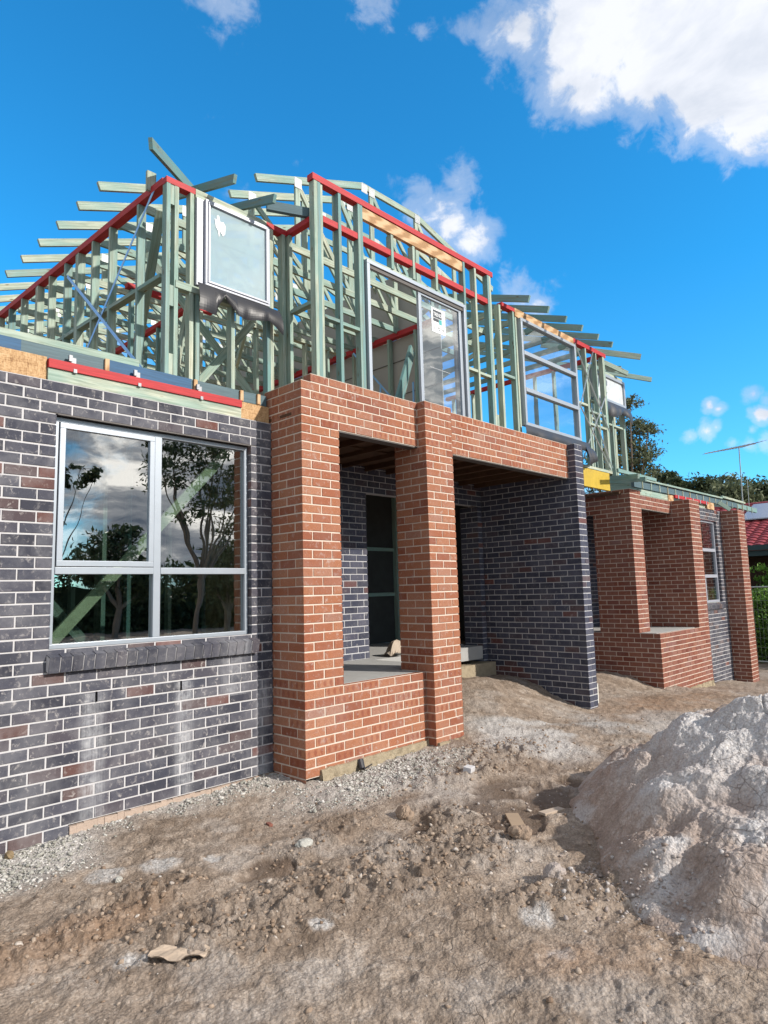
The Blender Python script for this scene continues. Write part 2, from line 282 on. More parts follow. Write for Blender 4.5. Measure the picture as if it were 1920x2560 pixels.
# ------------------------------------------------------------------ brickwork
E_ = 0.0062
HOOK = lambda k, s_: None
def brick_face(mb, O, u, n, rows, k0, k1, grid=0.0, par=0, oval=None, flat=False):
    O = Vector(O); u = Vector(u); n = Vector(n); Z = Vector((0, 0, 1))
    flip = u.cross(Z).dot(n) < 0
    def F(pts, mi, uv, col):
        if flip: pts = pts[::-1]; uv = uv[::-1]
        mb.face(pts, mi, uv, col)
    for k in range(k0, k1):
        for (a, b) in rows(k):
            z0, z1 = k * c, (k + 1) * c
            P = lambda s_, z_, d_: O + u * s_ + Z * z_ + n * d_
            F([P(a + E_, z0, -E_), P(b - E_, z0, -E_), P(b - E_, z1, -E_), P(a + E_, z1, -E_)], 1, [(0, 0)] * 4, (.5, .5, .5))
            off = grid + (.12 if (k + par) % 2 == 0 else 0.0)
            q0 = math.ceil((a + .028 - off) / .24); cuts = [a]
            while off + q0 * .24 < b - .028: cuts.append(off + q0 * .24); q0 += 1
            cuts.append(b)
            for i in range(len(cuts) - 1):
                ca, cb = i > 0, i < len(cuts) - 2
                j = lambda s_: random.uniform(-s_, s_)
                hk = HOOK(k, .5 * (cuts[i] + cuts[i + 1]))
                s0 = cuts[i] + (.0056 + j(.002) if ca else 0); s1 = cuts[i + 1] - (.0056 + j(.002) if cb else 0)
                za, zb = z0 + .0058 + j(.0014), z1 - .0058 + j(.0014); d = j(.0012) - .0006; d2 = d + j(.0008)
                ch = .0035
                i0 = s0 + (ch if ca else 0); i1 = s1 - (ch if cb else 0); ia, ib = za + ch * .8, zb - ch * .8
                r = random.random(); ov = 0.0
                if oval: ov = oval(k) if random.random() < .38 else oval(k) * .15
                col = (r if hk is None else hk, ov, random.random())
                sh = 0.0 if s1 - s0 > .15 else .5 * random.randint(0, 1)
                U = lambda s_, z_: ((s_ - s0) / .23 + sh, (z_ - za) / .076)
                F([P(i0, ia, d), P(i1, ia, d2), P(i1, ib, d2), P(i0, ib, d)], 0, [U(i0, ia), U(i1, ia), U(i1, ib), U(i0, ib)], col)
                F([P(s0, za, -E_), P(s1, za, -E_), P(i1, ia, d2), P(i0, ia, d)], 0, [U(i0, ia)] * 4, col)
                F([P(i0, ib, d), P(i1, ib, d2), P(s1, zb, -E_), P(s0, zb, -E_)], 0, [U(i0, ib)] * 4, col)
                if ca: F([P(s0, za, -E_), P(i0, ia, d), P(i0, ib, d), P(s0, zb, -E_)], 0, [U(i0, ia)] * 4, col)
                if cb: F([P(i1, ia, d2), P(s1, za, -E_), P(s1, zb, -E_), P(i1, ib, d2)], 0, [U(i1, ib)] * 4, col)
def brick_box(mb, x0, x1, y0, y1, k0, k1, faces='FLRBT', par=0, gx=None, oval=None):
    gx = x0 if gx is None else gx
    R1 = lambda a, b: (lambda k: [(a, b)])
    if 'F' in faces: brick_face(mb, (0, y0, 0), (1, 0, 0), (0, -1, 0), R1(x0, x1), k0, k1, gx, par, oval)
    if 'B' in faces: brick_face(mb, (0, y1, 0), (1, 0, 0), (0, 1, 0), R1(x0, x1), k0, k1, gx, par, oval)
    if 'L' in faces: brick_face(mb, (x0, 0, 0), (0, 1, 0), (-1, 0, 0), R1(y0, y1), k0, k1, y0, par + 1, oval)
    if 'R' in faces: brick_face(mb, (x1, 0, 0), (0, 1, 0), (1, 0, 0), R1(y0, y1), k0, k1, y0, par + 1, oval)
    if 'T' in faces: topcap(mb, x0, x1, y0, y1, k1 * c)
    if 'U' in faces: mb.face([(x0, y0, k0 * c), (x0, y1, k0 * c), (x1, y1, k0 * c), (x1, y0, k0 * c)], 0, [(0, 0)] * 4, (.4, 0, .5))
def topcap(mb, x0, x1, y0, y1, z):
    z -= .006; e = .004
    mb.face([(x0 + e, y0 + e, z), (x1 - e, y0 + e, z), (x1 - e, y1 - e, z), (x0 + e, y1 - e, z)], 0, [(0, 0), (4, 0), (4, 1), (0, 1)], (.45, 0, .5))
oval_main = lambda k: 1.0 if (k > -3 or k < -27) else (.12 if k > -8 or k < -24 else 0.0)
oval_all = lambda k: .45
H = thing('unfinished_house', 'two storey brick house under construction with exposed pale green timber frame upstairs', 'house', (0, 0, -3.4))
# front wall, charcoal brick with the wide window
mb = MB()
def rows_dark(k):
    a = -5.2
    if k >= -24 and k < -3: return [(a, -2.04), (-.24, 0.0)]
    if k < -39: return [(a, -2.4)] if k < -40 else [(a, -1.86)]
    return [(a, 0.0)]
brick_face(mb, (0, 0, 0), (1, 0, 0), (0, -1, 0), rows_dark, -42, 0, 0.0, 0)
R1 = lambda a, b: (lambda k: [(a, b)])
brick_face(mb, (-.24, 0, 0), (0, 1, 0), (-1, 0, 0), R1(0, .11), -24, -3, 0, 1); brick_face(mb, (-2.04, 0, 0), (0, 1, 0), (1, 0, 0), R1(0, .11), -24, -3, 0, 1)
topcap(mb, -5.2, 0, 0, .11, 0)
mb.face([(-5.2, .11, -3.5), (-2.04, .11, -3.5), (-2.04, .11, 0), (-5.2, .11, 0)], 1); mb.face([(-2.04, .11, -3.5), (-.24, .11, -3.5), (-.24, .11, -24 * c), (-2.04, .11, -24 * c)], 1)
mb.face([(-2.04, .11, -3 * c), (-.24, .11, -3 * c), (-.24, .11, 0), (-2.04, .11, 0)], 1); mb.face([(-.24, .11, -3.5), (0.47, .11, -3.5), (0.47, .11, 0), (-.24, .11, 0)], 1)
mb.build('brick_wall', [M_dark, M_mortw], H, 'charcoal brick front wall with pale mortar and white runs')
# sill of brick on edge
mb = MB(); n = 22; x0 = -2.06; pw = 1.87 / n
for i in range(n):
    a = x0 + i * pw + .004; b = x0 + (i + 1) * pw - .004; col = (random.random() * .95, 0, random.random()); j = random.uniform(-.002, .002)
    yf = -.045 + j
    P = [(a, .09, -2.185), (b, .09, -2.185), (b, .09, -2.072), (a, .09, -2.072), (a, yf, -2.235), (b, yf, -2.235), (b, yf - .022, -2.118), (a, yf - .022, -2.118)]
    P = [P[1], P[0], P[3], P[2], P[5], P[4], P[7], P[6]]
    mb.hexa(P, 0, col, .2)
P = [(x0 + 1.87 - .002, .09, -2.19), (x0 + .002, .09, -2.19), (x0 + .002, .09, -2.078), (x0 + 1.87 - .002, .09, -2.078), (x0 + 1.87 - .002, -.039, -2.23), (x0 + .002, -.039, -2.23), (x0 + .002, -.061, -2.124), (x0 + 1.87 - .002, -.061, -2.124)]
mb.hexa(P, 1); mb.build('window_sill', [M_dark, M_mortw], H, 'sloping sill of bricks on edge under the wide window')
mb = MB(); mb.box(-2.1, -.18, .004, .10, -3 * c + .0005, -3 * c + .007); mb.box(-2.03, -.25, .0, .003, -3 * c - .006, -3 * c + .006); mb.build('lintel', M_lint, H)
for x in (-1.68, -.96):
    mb = MB(); mb.box(x - .0055, x + .0055, -.002, .004, -29 * c + .004, -28 * c - .004); mb.build('weep_hole', M_hole, H)
mb = MB()
for i in range(36):
    xa = -1.86 + i * .0517; zt = -39 * c - .004 + random.uniform(-.008, .004)
    mb.box(xa, xa + .0517, -.012 + random.uniform(-.004, .004), .1, -3.6, zt)
mb.build('slab_edge', M_plin, H)
# red portal: pier, beams, low wall in one bonded wall
mb = MB()
def rows_red(k):
    if k == 4: return [(.12, 5.125)]
    if k >= -1: return [(0.0, 5.125)]
    if k >= -30: return [(0.0, .48)]
    return [(0.0, 1.70)]
brick_face(mb, (0, -.48, 0), (1, 0, 0), (0, -1, 0), rows_red, -39, 5, 0.0, 0, oval_main)
brick_face(mb, (0, 0, 0), (0, 1, 0), (-1, 0, 0), lambda k: [(-.48, .11)] if k >= 0 else [(-.48, 0.0)], -40, 4, -.48, 1, oval_main)
brick_face(mb, (.12, 0, 0), (0, 1, 0), (-1, 0, 0), R1(-.48, -.37), 4, 5, -.48, 1, oval_main)
brick_face(mb, (.48, 0, 0), (0, 1, 0), (1, 0, 0), R1(-.48, 0.0), -30, -1, -.48, 1, oval_main)
brick_face(mb, (0, 0, 0), (1, 0, 0), (0, 1, 0), R1(0.0, .48), -30, -1, 0, 0, oval_main)
brick_face(mb, (0, -.37, 0), (1, 0, 0), (0, 1, 0), R1(.48, 5.125), -1, 5, 0, 0, oval_main)
topcap(mb, 0, .48, -.48, .11, 4 * c); topcap(mb, .12, 5.125, -.48, -.37, 5 * c); topcap(mb, .48, 1.70, -.48, -.37, -30 * c)
mb.build('brick_portal', [M_red, M_mortc], H, 'orange red brick porch front with left pier, lintel band and low wall')
mb = MB(); brick_box(mb, 1.68, 2.16, -.60, -.12, -40, 5, 'FLRBT', 0, 1.68, oval_main); mb.build('brick_pier', [M_red, M_mortc], H, 'orange red brick pier between the two porch openings')
mb = MB(); mb.box(.485, 1.675, -.47, -.345, -c - .013, -c - .001); mb.build('lintel', M_lint, H); mb = MB(); mb.box(2.165, 5.12, -.47, -.345, -c - .013, -c - .001); mb.build('lintel', M_lint, H)
# footing under the low wall
def rough_box(x0, x1, y0, y1, z0, z1, name, mat, amp=.012, st=.05):
    mb = MB(); nx = max(1, int((x1 - x0) / st)); nz = max(1, int((z1 - z0) / st)); G = {}
    for i in range(nx + 1):
        for j in range(nz + 1): G[i, j] = (x0 + (x1 - x0) * i / nx, y0 + random.uniform(-amp, amp), z0 + (z1 - z0) * j / nz + random.uniform(-amp, amp) * .6)
    for i in range(nx):
        for j in range(nz): mb.face([G[i, j], G[i + 1, j], G[i + 1, j + 1], G[i, j + 1]])
        mb.face([G[i, nz], G[i + 1, nz], (x0 + (x1 - x0) * (i + 1) / nx, y1, z1), (x0 + (x1 - x0) * i / nx, y1, z1)])
    mb.face([(x0, y1, z0), G[0, 0], G[0, nz], (x0, y1, z1)]); mb.face([G[nx, 0], (x1, y1, z0), (x1, y1, z1), G[nx, nz]])
    return mb.build(name, mat, H, smooth=False)
rough_box(.17, 1.69, -.505, -.3, -3.75, -38.3 * c, 'footing', M_foot); rough_box(1.70, 2.20, -.635, -.1, -3.75, -38.6 * c, 'footing', M_foot)
# porch slab, steps, wing
mb = MB(); mb.box(.02, 2.35, -.365, 1.9, -2.76, -30 * c - .004); mb.build('porch_slab', M_conc, H)
mb = MB(); mb.box(2.36, 4.90, 1.08, 1.9, -2.80, -2.60); mb.build('door_step', M_conc, H); mb = MB(); mb.box(2.36, 5.10, .98, 1.9, -3.3, -2.86); mb.build('door_step', M_foot, H)
mb = MB()
mbl = R1
HOOK = lambda k, s_: .97 + random.random() * .03 if (k < -36 + random.random() * 1.5 and s_ > .15 + random.random() * .3) else None
brick_face(mb, (5.125, 0, 0), (0, 1, 0), (-1, 0, 0), lambda k: [(-.60, 1.14)], -41, 5, -.60, 1)
HOOK = lambda k, s_: None
brick_face(mb, (0, -.60, 0), (1, 0, 0), (0, -1, 0), R1(5.125, 5.365), -41, 5, 5.125, 0)
brick_face(mb, (5.365, 0, 0), (0, 1, 0), (1, 0, 0), R1(-.60, 1.5), -41, 5, -.60, 1)
topcap(mb, 5.125, 5.365, -.60, 1.5, 5 * c)
mb.build('brick_wing_wall', [M_darkc, M_mortg], H, 'charcoal brick wing wall closing the porch')
mb = MB()
brick_face(mb, (0, 1.14, 0), (1, 0, 0), (0, -1, 0), lambda k: [(0.0, 5.125)] if k >= -4 else ([(0.0, 2.43), (5.0, 5.125)] if k >= -30 else [(5.0, 5.125)]), -35, 2, 0.07, 0)
brick_face(mb, (5.0, 0, 0), (0, 1, 0), (-1, 0, 0), R1(1.14, 1.5), -35, -4, 1.14, 1)
brick_face(mb, (2.43, 0, 0), (0, 1, 0), (1, 0, 0), R1(1.14, 1.25), -30, -4, 1.14, 1)
mb.face([(0.0, 1.25, -3.4), (2.43, 1.25, -3.4), (2.43, 1.25, .1), (0, 1.25, .1)], 1); mb.face([(2.43, 1.25, -4 * c), (5.0, 1.25, -4 * c), (5., 1.25, .1), (2.43, 1.25, .1)], 1)
mb.build('brick_porch_wall', [M_darkc, M_mortg], H, 'charcoal brick back wall of the porch with doorway')
mb = MB(); mb.box(.0, 5.12, -.33, 1.13, .02, .05); 
for i in range(12): mb.box(.3 + i * .42, .34 + i * .42, -.32, 1.12, -.05, .019)
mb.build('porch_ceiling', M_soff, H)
# dim hall seen through the doorway
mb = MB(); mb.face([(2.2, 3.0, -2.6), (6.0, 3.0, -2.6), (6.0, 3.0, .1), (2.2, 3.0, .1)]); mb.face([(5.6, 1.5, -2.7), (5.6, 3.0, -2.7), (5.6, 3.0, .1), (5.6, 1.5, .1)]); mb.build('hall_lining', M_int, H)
mb = MB(); mb.box(-5.2, -.01, .12, 9, -2.75, -2.60); mb.box(-.01, 14, 1.56, 9, -2.75, -2.601); mb.box(10.7, 14, .05, 1.56, -2.75, -2.602); mb.build('floor_slab', M_conc, H)
mb = MB()
for z in (-.95, -1.75): mb.box(2.2, 5.55, 2.96, 2.99, z - .03, z + .03)
for x in (3.1, 4.0, 4.9): mb.box(x, x + .08, 2.9, 2.985, -2.6, .0, col=(.5, .5, .5))
mb.build('hall_frame', M_tim, H)
# right hand part of the house
mb = MB()
brick_face(mb, (0, -.48, 0), (1, 0, 0), (0, -1, 0), lambda k: [(8.09, 10.62)] if k < -30 else [(10.06, 10.62)], -45, 0, 8.09, 0, oval_all)
brick_face(mb, (8.09, 0, 0), (0, 1, 0), (-1, 0, 0), lambda k: [(-.48, 1.5)] if k < -30 else ([(-.11, .645)] if k < -4 else [(-.11, 1.5)]), -45, 1, -.48, 1, oval_all)
brick_face(mb, (0, -.11, 0), (1, 0, 0), (0, -1, 0), lambda k: [(8.09, 8.57)] if (k < -3 or k >= 0) else [(8.09, 10.06)], -30, 1, 8.09, 0, oval_all)
brick_face(mb, (8.57, 0, 0), (0, 1, 0), (1, 0, 0), R1(-.11, .645), -30, -3, -.11, 0, oval_all)
brick_face(mb, (8.20, 0, 0), (0, 1, 0), (1, 0, 0), R1(.645, 1.5), -4, 1, -.11, 0, oval_all)
brick_face(mb, (10.06, 0, 0), (0, 1, 0), (-1, 0, 0), R1(-.48, 1.5), -30, 0, -.48, 1, oval_all)
brick_face(mb, (10.62, 0, 0), (0, 1, 0), (1, 0, 0), R1(-.48, -.09), -45, 0, -.48, 1, oval_all)
brick_face(mb, (0, 0, 0), (1, 0, 0), (0, 1, 0), lambda k: [(8.57, 10.06)], -3, 0, 8.09, 0, oval_all)
mb.face([(8.12, .645, -30 * c), (8.56, .645, -30 * c), (8.56, .645, -4 * c), (8.12, .645, -4 * c)], 0)
topcap(mb, 8.09, 8.57, -.11, .645, c); topcap(mb, 8.57, 10.06, -.11, 0, 0); topcap(mb, 10.06, 10.62, -.48, 1.5, 0); topcap(mb, 8.09, 8.57, -.48, -.11, -30 * c); topcap(mb, 8.5, 10.06, -.48, -.40, -30 * c)
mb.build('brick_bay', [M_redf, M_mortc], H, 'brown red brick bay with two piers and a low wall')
mb = MB(); mb.box(8.12, 10.05, -.40, 1.9, -2.72, -30 * c + .004); mb.build('porch_slab', M_conc, H)
mb = MB(); mb.box(8.58, 10.05, -.10, -.005, -3 * c - .012, -3 * c - .001); mb.build('lintel', M_lint, H)
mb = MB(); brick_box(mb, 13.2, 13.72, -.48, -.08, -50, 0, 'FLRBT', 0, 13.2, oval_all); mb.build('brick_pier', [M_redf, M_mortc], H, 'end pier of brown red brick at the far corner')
mb = MB()
def rows_d2(k): return [(10.62, 11.04), (12.86, 13.2)] if -25 <= k < -3 else [(10.62, 13.2)]
brick_face(mb, (0, -.09, 0), (1, 0, 0), (0, -1, 0), rows_d2, -50, 0, 10.62, 0)
brick_face(mb, (12.86, 0, 0), (0, 1, 0), (-1, 0, 0), R1(-.09, .02), -25, -3, -.09, 1); brick_face(mb, (11.04, 0, 0), (0, 1, 0), (1, 0, 0), R1(-.09, .02), -25, -3, -.09, 1)
topcap(mb, 10.62, 13.2, -.09, .02, 0)
mb.build('brick_wall', [M_dark, M_mortw], H, 'charcoal brick wall with white haze beside the end pier')
mb = MB(); brick_face(mb, (0, 1.5, 0), (1, 0, 0), (0, -1, 0), R1(5.365, 10.06), -40, 3, 5.365, 0); mb.face([(5.3, 1.55, -3.5), (10.1, 1.55, -3.5), (10.1, 1.55, .2), (5.3, 1.55, .2)], 1)
mb.build('brick_wall', [M_darkc, M_mortg], H, 'charcoal brick wall set back behind the bay')
rough_box(8.3, 10.6, -.50, -.3, -4.2, -3.66, 'footing', M_foot, .02)
mb = MB()
for i in range(21):
    a = 11.02 + i * .089; P = [(a + .082, .0, -25 * c - .1), (a, .0, -25 * c - .1), (a, .0, -25 * c - .01), (a + .082, .0, -25 * c - .01), (a + .082, -.13, -25 * c - .15), (a, -.13, -25 * c - .15), (a, -.15, -25 * c - .05), (a + .082, -.15, -25 * c - .05)]
    mb.hexa(P, 0, (random.random(), 0, 0), .2)
mb.build('window_sill', [M_dark, M_mortw], H)
# ------------------------------------------------------------------ windows
def frame_boxes(mb, x0, x1, z0, z1, y0, y1, t, mi=0):
    mb.box(x0, x1, y0, y1, z1 - t, z1, mi); mb.box(x0, x1, y0, y1, z0, z0 + t, mi)
    mb.box(x0, x0 + t, y0, y1, z0 + t, z1 - t, mi); mb.box(x1 - t, x1, y0, y1, z0 + t, z1 - t, mi)
def pane(parent, x0, x1, z0, z1, y, mat, name='pane'):
    mb = MB(); mb.box(x0, x1, y, y + .006, z0, z1); return mb.build(name, mat, parent)
mb = MB(); frame_boxes(mb, -2.035, -.245, -2.066, -.268, .055, .14, .035)
mb.box(-1.20, -1.135, .052, .13, -2.031, -.303); mb.box(-2.0, -1.20, .048, .12, -1.50, -1.445); mb.box(-1.135, -.28, .048, .12, -1.50, -1.445)
W1 = mb.build('window', M_alu, H, 'wide silver framed window in the charcoal wall', bevel=.003)
mb = MB(); frame_boxes(mb, -1.995, -1.205, -1.440, -.308, .040, .085, .045); mb.build('sash', M_alu, W1, bevel=.003)
pane(W1, -1.95, -1.25, -1.395, -.353, .062, M_glass); pane(W1, -1.13, -.285, -1.443, -.306, .09, M_glass); pane(W1, -1.995, -1.205, -2.03, -1.502, .09, M_glass); pane(W1, -1.13, -.285, -2.03, -1.502, .09, M_glass)
mb = MB(); frame_boxes(mb, 11.045, 12.855, -25 * c + .002, -3 * c - .002, -.03, .03, .05)
for z in (-.95, -1.55): mb.box(11.095, 12.805, -.034, .02, z - .035, z + .035)
mb.box(11.95, 12.01, -.036, .022, -25 * c + .06, -.985 - .62)
W2 = mb.build('window', M_aluw, H, 'pale framed window divided into three beside the end pier')
for a, b in ((-25 * c + .05, -1.585), (-1.515, -.985), (-.915, -3 * c - .05)): pane(W2, 11.09, 12.81, a, b, -.002, M_glass)
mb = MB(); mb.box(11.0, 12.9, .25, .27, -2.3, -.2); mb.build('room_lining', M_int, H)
# upstairs windows
def tp(): return (random.choice((.0, .03, .1, .18, .28, .4, .55, .72)), random.random(), random.random())
mb = MB(); frame_boxes(mb, -.70, .055, 1.265, 2.145, .075, .16, .022); WF = mb.build('window', M_aluw, H, 'frosted white framed window upstairs', bevel=.003)
mb = MB(); frame_boxes(mb, -.674, .029, 1.291, 2.119, .066, .10, .022); mb.build('sash', M_aluw, WF, bevel=.003); pane(WF, -.652, .007, 1.313, 2.097, .088, M_frost)
mb = MB(); mb.box(-.775, -.705, .11, .15, 1.255, 2.14); mb.build('reveal', M_aluw, WF)
mb = MB()
pts = [(-.575, 2.02), (-.55, 2.03), (-.535, 1.97), (-.50, 1.98), (-.475, 1.95), (-.48, 1.86), (-.505, 1.83), (-.535, 1.87), (-.55, 1.80), (-.56, 1.87), (-.585, 1.90), (-.60, 1.985), (-.575, 1.975)]
mb.face([(x, .083, z) for x, z in pts]); mb.build('torn_label', M_sky1, WF)
mb = MB(); frame_boxes(mb, 1.057, 2.87, .25, 1.99, -.365, -.25, .045); mb.box(1.10, 2.83, -.35, -.34, 1.90, 1.944, 1)
WD = mb.build('sliding_door', [M_alu, M_lint], H, 'silver framed sliding door with the left half open', bevel=.003)
mb = MB(); frame_boxes(mb, 1.955, 2.80, .29, 1.925, -.335, -.295, .05); mb.build('door_panel', M_alu, WD, bevel=.003)
mb = MB(); mb.box(2.71, 2.76, -.29, -.26, .29, 1.925); mb.box(2.765, 2.80, -.29, -.26, .29, 1.925); mb.build('door_track', M_lint, WD)
pane(WD, 2.005, 2.75, .34, 1.875, -.318, M_glassd, 'glass')
def text_into(mb, txt, x, z, y, size, mi, bold=False, sx=1.0):
    cu = bpy.data.curves.new('t', 'FONT'); cu.body = txt; cu.size = size; cu.align_x = 'CENTER'; cu.extrude = .0006; cu.offset = .0008 if bold else 0.0; cu.resolution_u = 2
    o = bpy.data.objects.new('t', cu); S.collection.objects.link(o); dg = bpy.context.evaluated_depsgraph_get(); me = bpy.data.meshes.new_from_object(o.evaluated_get(dg))
    i = len(mb.v)
    for v in me.vertices: mb.v.append((x + v.co.x * sx, y - v.co.z, z + v.co.y))
    for p in me.polygons: mb.f.append(tuple(i + k for k in p.vertices)); mb.m.append(mi); mb.uv.append([(0, 0)] * len(p.vertices)); mb.col.append((.5, .5, .5))
    bpy.data.objects.remove(o); bpy.data.curves.remove(cu); bpy.data.meshes.remove(me)
M_char = plain('charcoal_ink', (.05, .06, .07), .6); M_teal = plain('teal_ink', (.06, .38, .38), .6); M_white = plain('white_ink', (.8, .82, .84), .6)
mb = MB(); mb.box(2.205, 2.475, -.3215, -.3195, 1.475, 1.79, 0)
mb.box(2.235, 2.405, -.3232, -.3218, 1.665, 1.765, 1); mb.box(2.235, 2.345, -.3232, -.3218, 1.618, 1.658, 1); mb.box(2.350, 2.405, -.3232, -.3218, 1.595, 1.658, 2)
text_into(mb, 'TREND', 2.32, 1.688, -.3236, .068, 3, True, .72); text_into(mb, '13 72 74', 2.34, 1.512, -.3222, .058, 1, True, .95)
mb.build('sticker', [M_white, M_char, M_teal, M_white], WD)
mb = MB()
for i in range(22): mb.box(2.15 + i * .018, 2.156 + i * .018, -.3215, -.3195, 1.0 - .0 * i, 1.008)
mb.build('safety_dots', M_white, WD)
mb = MB(); frame_boxes(mb, 4.17, 5.80, .60, 2.20, -.385, -.30, .045)
for z in (1.68, 1.13): mb.box(4.215, 5.755, -.392, -.31, z - .03, z + .03)
WR = mb.build('window', M_alu, H, 'tall silver framed window of three panes upstairs', bevel=.003)
for a, b in ((.645, 1.10), (1.16, 1.65), (1.71, 2.155)): pane(WR, 4.21, 5.76, a, b, -.345, M_glassc)
mb = MB(); frame_boxes(mb, 7.31, 8.62, 1.74, 2.27, .06, .16, .05); WP = mb.build('window', M_alu, H, 'small upstairs window still covered in printed film')
pane(WP, 7.35, 8.57, 1.79, 2.22, .09, M_plas, 'protective_film')
# ------------------------------------------------------------------ frame: studs and plates
def sx(x, y, z0, z1, n=1, w=.04, dp=.08, nm='stud'):   # stud in a wall running along x
    for i in range(n):
        mb = MB(); mb.box(x + i * (w + .002), x + i * (w + .002) + w, y, y + dp, z0, z1, 0, tp()); mb.build(nm, M_tim, H)
def sy(x, y, z0, z1, n=1, w=.04, dp=.08, nm='stud'):
    for i in range(n):
        mb = MB(); mb.box(x, x + dp, y + i * (w + .002), y + i * (w + .002) + w, z0, z1, 0, tp()); mb.build(nm, M_tim, H)
def part(nm, mat, label=None, **k):
    mb = MB(); mb.beam(k['a'], k['b'], k['w'], k['h'], k.get('up', (0, 0, 1)), 0, k.get('col', tp())); return mb.build(nm, mat, H, label)
FZ = .30
# left (frosted window) front wall, y .14-.22
Z1 = 2.18
sx(-1.075, .14, FZ, Z1, 1); sx(-.99, .14, FZ, Z1, 1)
for z in (.32, .98, 1.98): mb = MB(); mb.box(-1.033, -.992, .145, .215, z, z + .2, 0, tp()); mb.build('stud_packer', M_tim, H)
sx(-.83, .14, FZ, Z1 , 1); sx(-.775, .15, 1.25, 2.14, 1); sx(-.765, .14, FZ, 1.17); sx(-.37, .14, FZ, 1.17); sx(.065, .14, FZ, Z1, 2); sx(.27, .14, FZ, Z1, 1); sx(.335, .10, FZ, Z1, 1)
part('sill_trimmer', M_tim, a=(-.98, .17, 1.205), b=(.06, .17, 1.205), w=.08, h=.07)
part('window_header', M_tim, a=(-.775, .18, 2.195), b=(.06, .18, 2.195), w=.09, h=.088, col=(.05, .2, .3))
part('top_plate', M_redp, a=(-1.08, .18, 2.21), b=(-.777, .18, 2.21), w=.085, h=.06); part('top_plate', M_redp, a=(.062, .18, 2.21), b=(.37, .18, 2.21), w=.085, h=.06)
part('nogging', M_tim, a=(.15, .18, 1.2), b=(.27, .18, 1.2), w=.07, h=.035)
# left side wall, running back
LX = lambda y: -1.075 - .04 * (y - .14)
mb = MB(); mb.beam((LX(.22) + .04, .222, 2.225), (LX(7) + .04, 7, 2.225), .085, .07, (0, 0, 1)); mb.build('top_plate', M_redp, H, 'red painted plate along the left side wall')
for (y, nn) in ((.67, 1), (1.26, 1), (1.66, 1), (2.02, 2), (2.36, 1), (2.8, 1), (3.16, 2), (3.67, 1), (4.1, 1), (4.5, 2), (5.0, 1), (5.5, 1), (6.0, 1), (6.5, 1)):
    sy(LX(y), y, FZ, 2.188, nn)
ys = [.22, .67, 1.26, 1.66, 2.02, 2.8, 3.16, 3.67]
for a, b in zip(ys, ys[1:]):
    st = 0.0 if int(a * 10) % 2 else .05
    part('nogging', M_tim, a=(LX(a) + .04, a + .042, 1.25 + st), b=(LX(b) + .04, b - .002, 1.25 + st), w=.076, h=.038, col=(.45, .3, .3))
part('brace_strap', M_strap, a=(LX(.2) - .006, .36, 2.22), b=(LX(2.4) - .006, 2.4, .38), w=.004, h=.035, up=(0, .5, 1)); part('brace_strap', M_strap, a=(LX(.6) - .008, .40, .34), b=(LX(2.6) - .008, 2.25, 1.98), w=.004, h=.035, up=(0, -.5, 1))
# door wall, y -.33..-.25 (taller, for the parapet)
DZ = .34
sx(.33, -.33, DZ, 2.62, 2, .043); sx(.42, -.32, DZ, 2.62, 1, .035); sx(.67, -.33, DZ, 2.62, 1); sx(.965, -.33, DZ, 2.62, 2, .035)
for x in (1.50, 1.88, 2.31): sx(x, -.33, 2.04, 2.46, 1)
sx(2.89, -.33, DZ, 2.62); sx(3.14, -.33, DZ, 2.62); sx(3.44, -.33, DZ, 2.62, 2)
part('top_plate', M_redp, 'red painted plate on top of the raised door wall', a=(.31, -.29, 2.657), b=(3.57, -.29, 2.657), w=.09, h=.07)
xs = [.455, .67, .965, 1.50, 1.88, 2.31, 2.89, 3.14, 3.44]; wd = [.0, .04, .072, .04, .04, .04, .04, .04, .0]
for i in range(len(xs) - 1): part('top_plate', M_redp, a=(xs[i] + wd[i] + .002, -.285, 2.235), b=(xs[i + 1] - .002, -.285, 2.235), w=.075, h=.07)
part('lintel_beam', M_ply, 'brown laminated beam over the sliding door', a=(1.045, -.30, 2.545), b=(2.885, -.30, 2.545), w=.045, h=.135)
part('door_header', M_tim, a=(1.045, -.28, 2.02), b=(2.885, -.28, 2.02), w=.07, h=.045)
part('top_plate', M_redp, a=(.365, -.24, 2.215), b=(.365, .135, 2.215), w=.07, h=.06); part('nogging', M_tim, a=(.37, -.245, 1.3), b=(.37, .09, 1.3), w=.07, h=.04)
part('nogging', M_tim, a=(.46, -.29, 1.16), b=(.668, -.29, 1.16), w=.07, h=.035); part('nogging', M_tim, a=(.712, -.29, 1.15), b=(.963, -.29, 1.15), w=.07, h=.035); part('nogging', M_tim, a=(2.932, -.29, 1.17), b=(3.138, -.29, 1.17), w=.07, h=.035); part('nogging', M_tim, a=(3.182, -.29, 1.16), b=(3.438, -.29, 1.16), w=.07, h=.035)
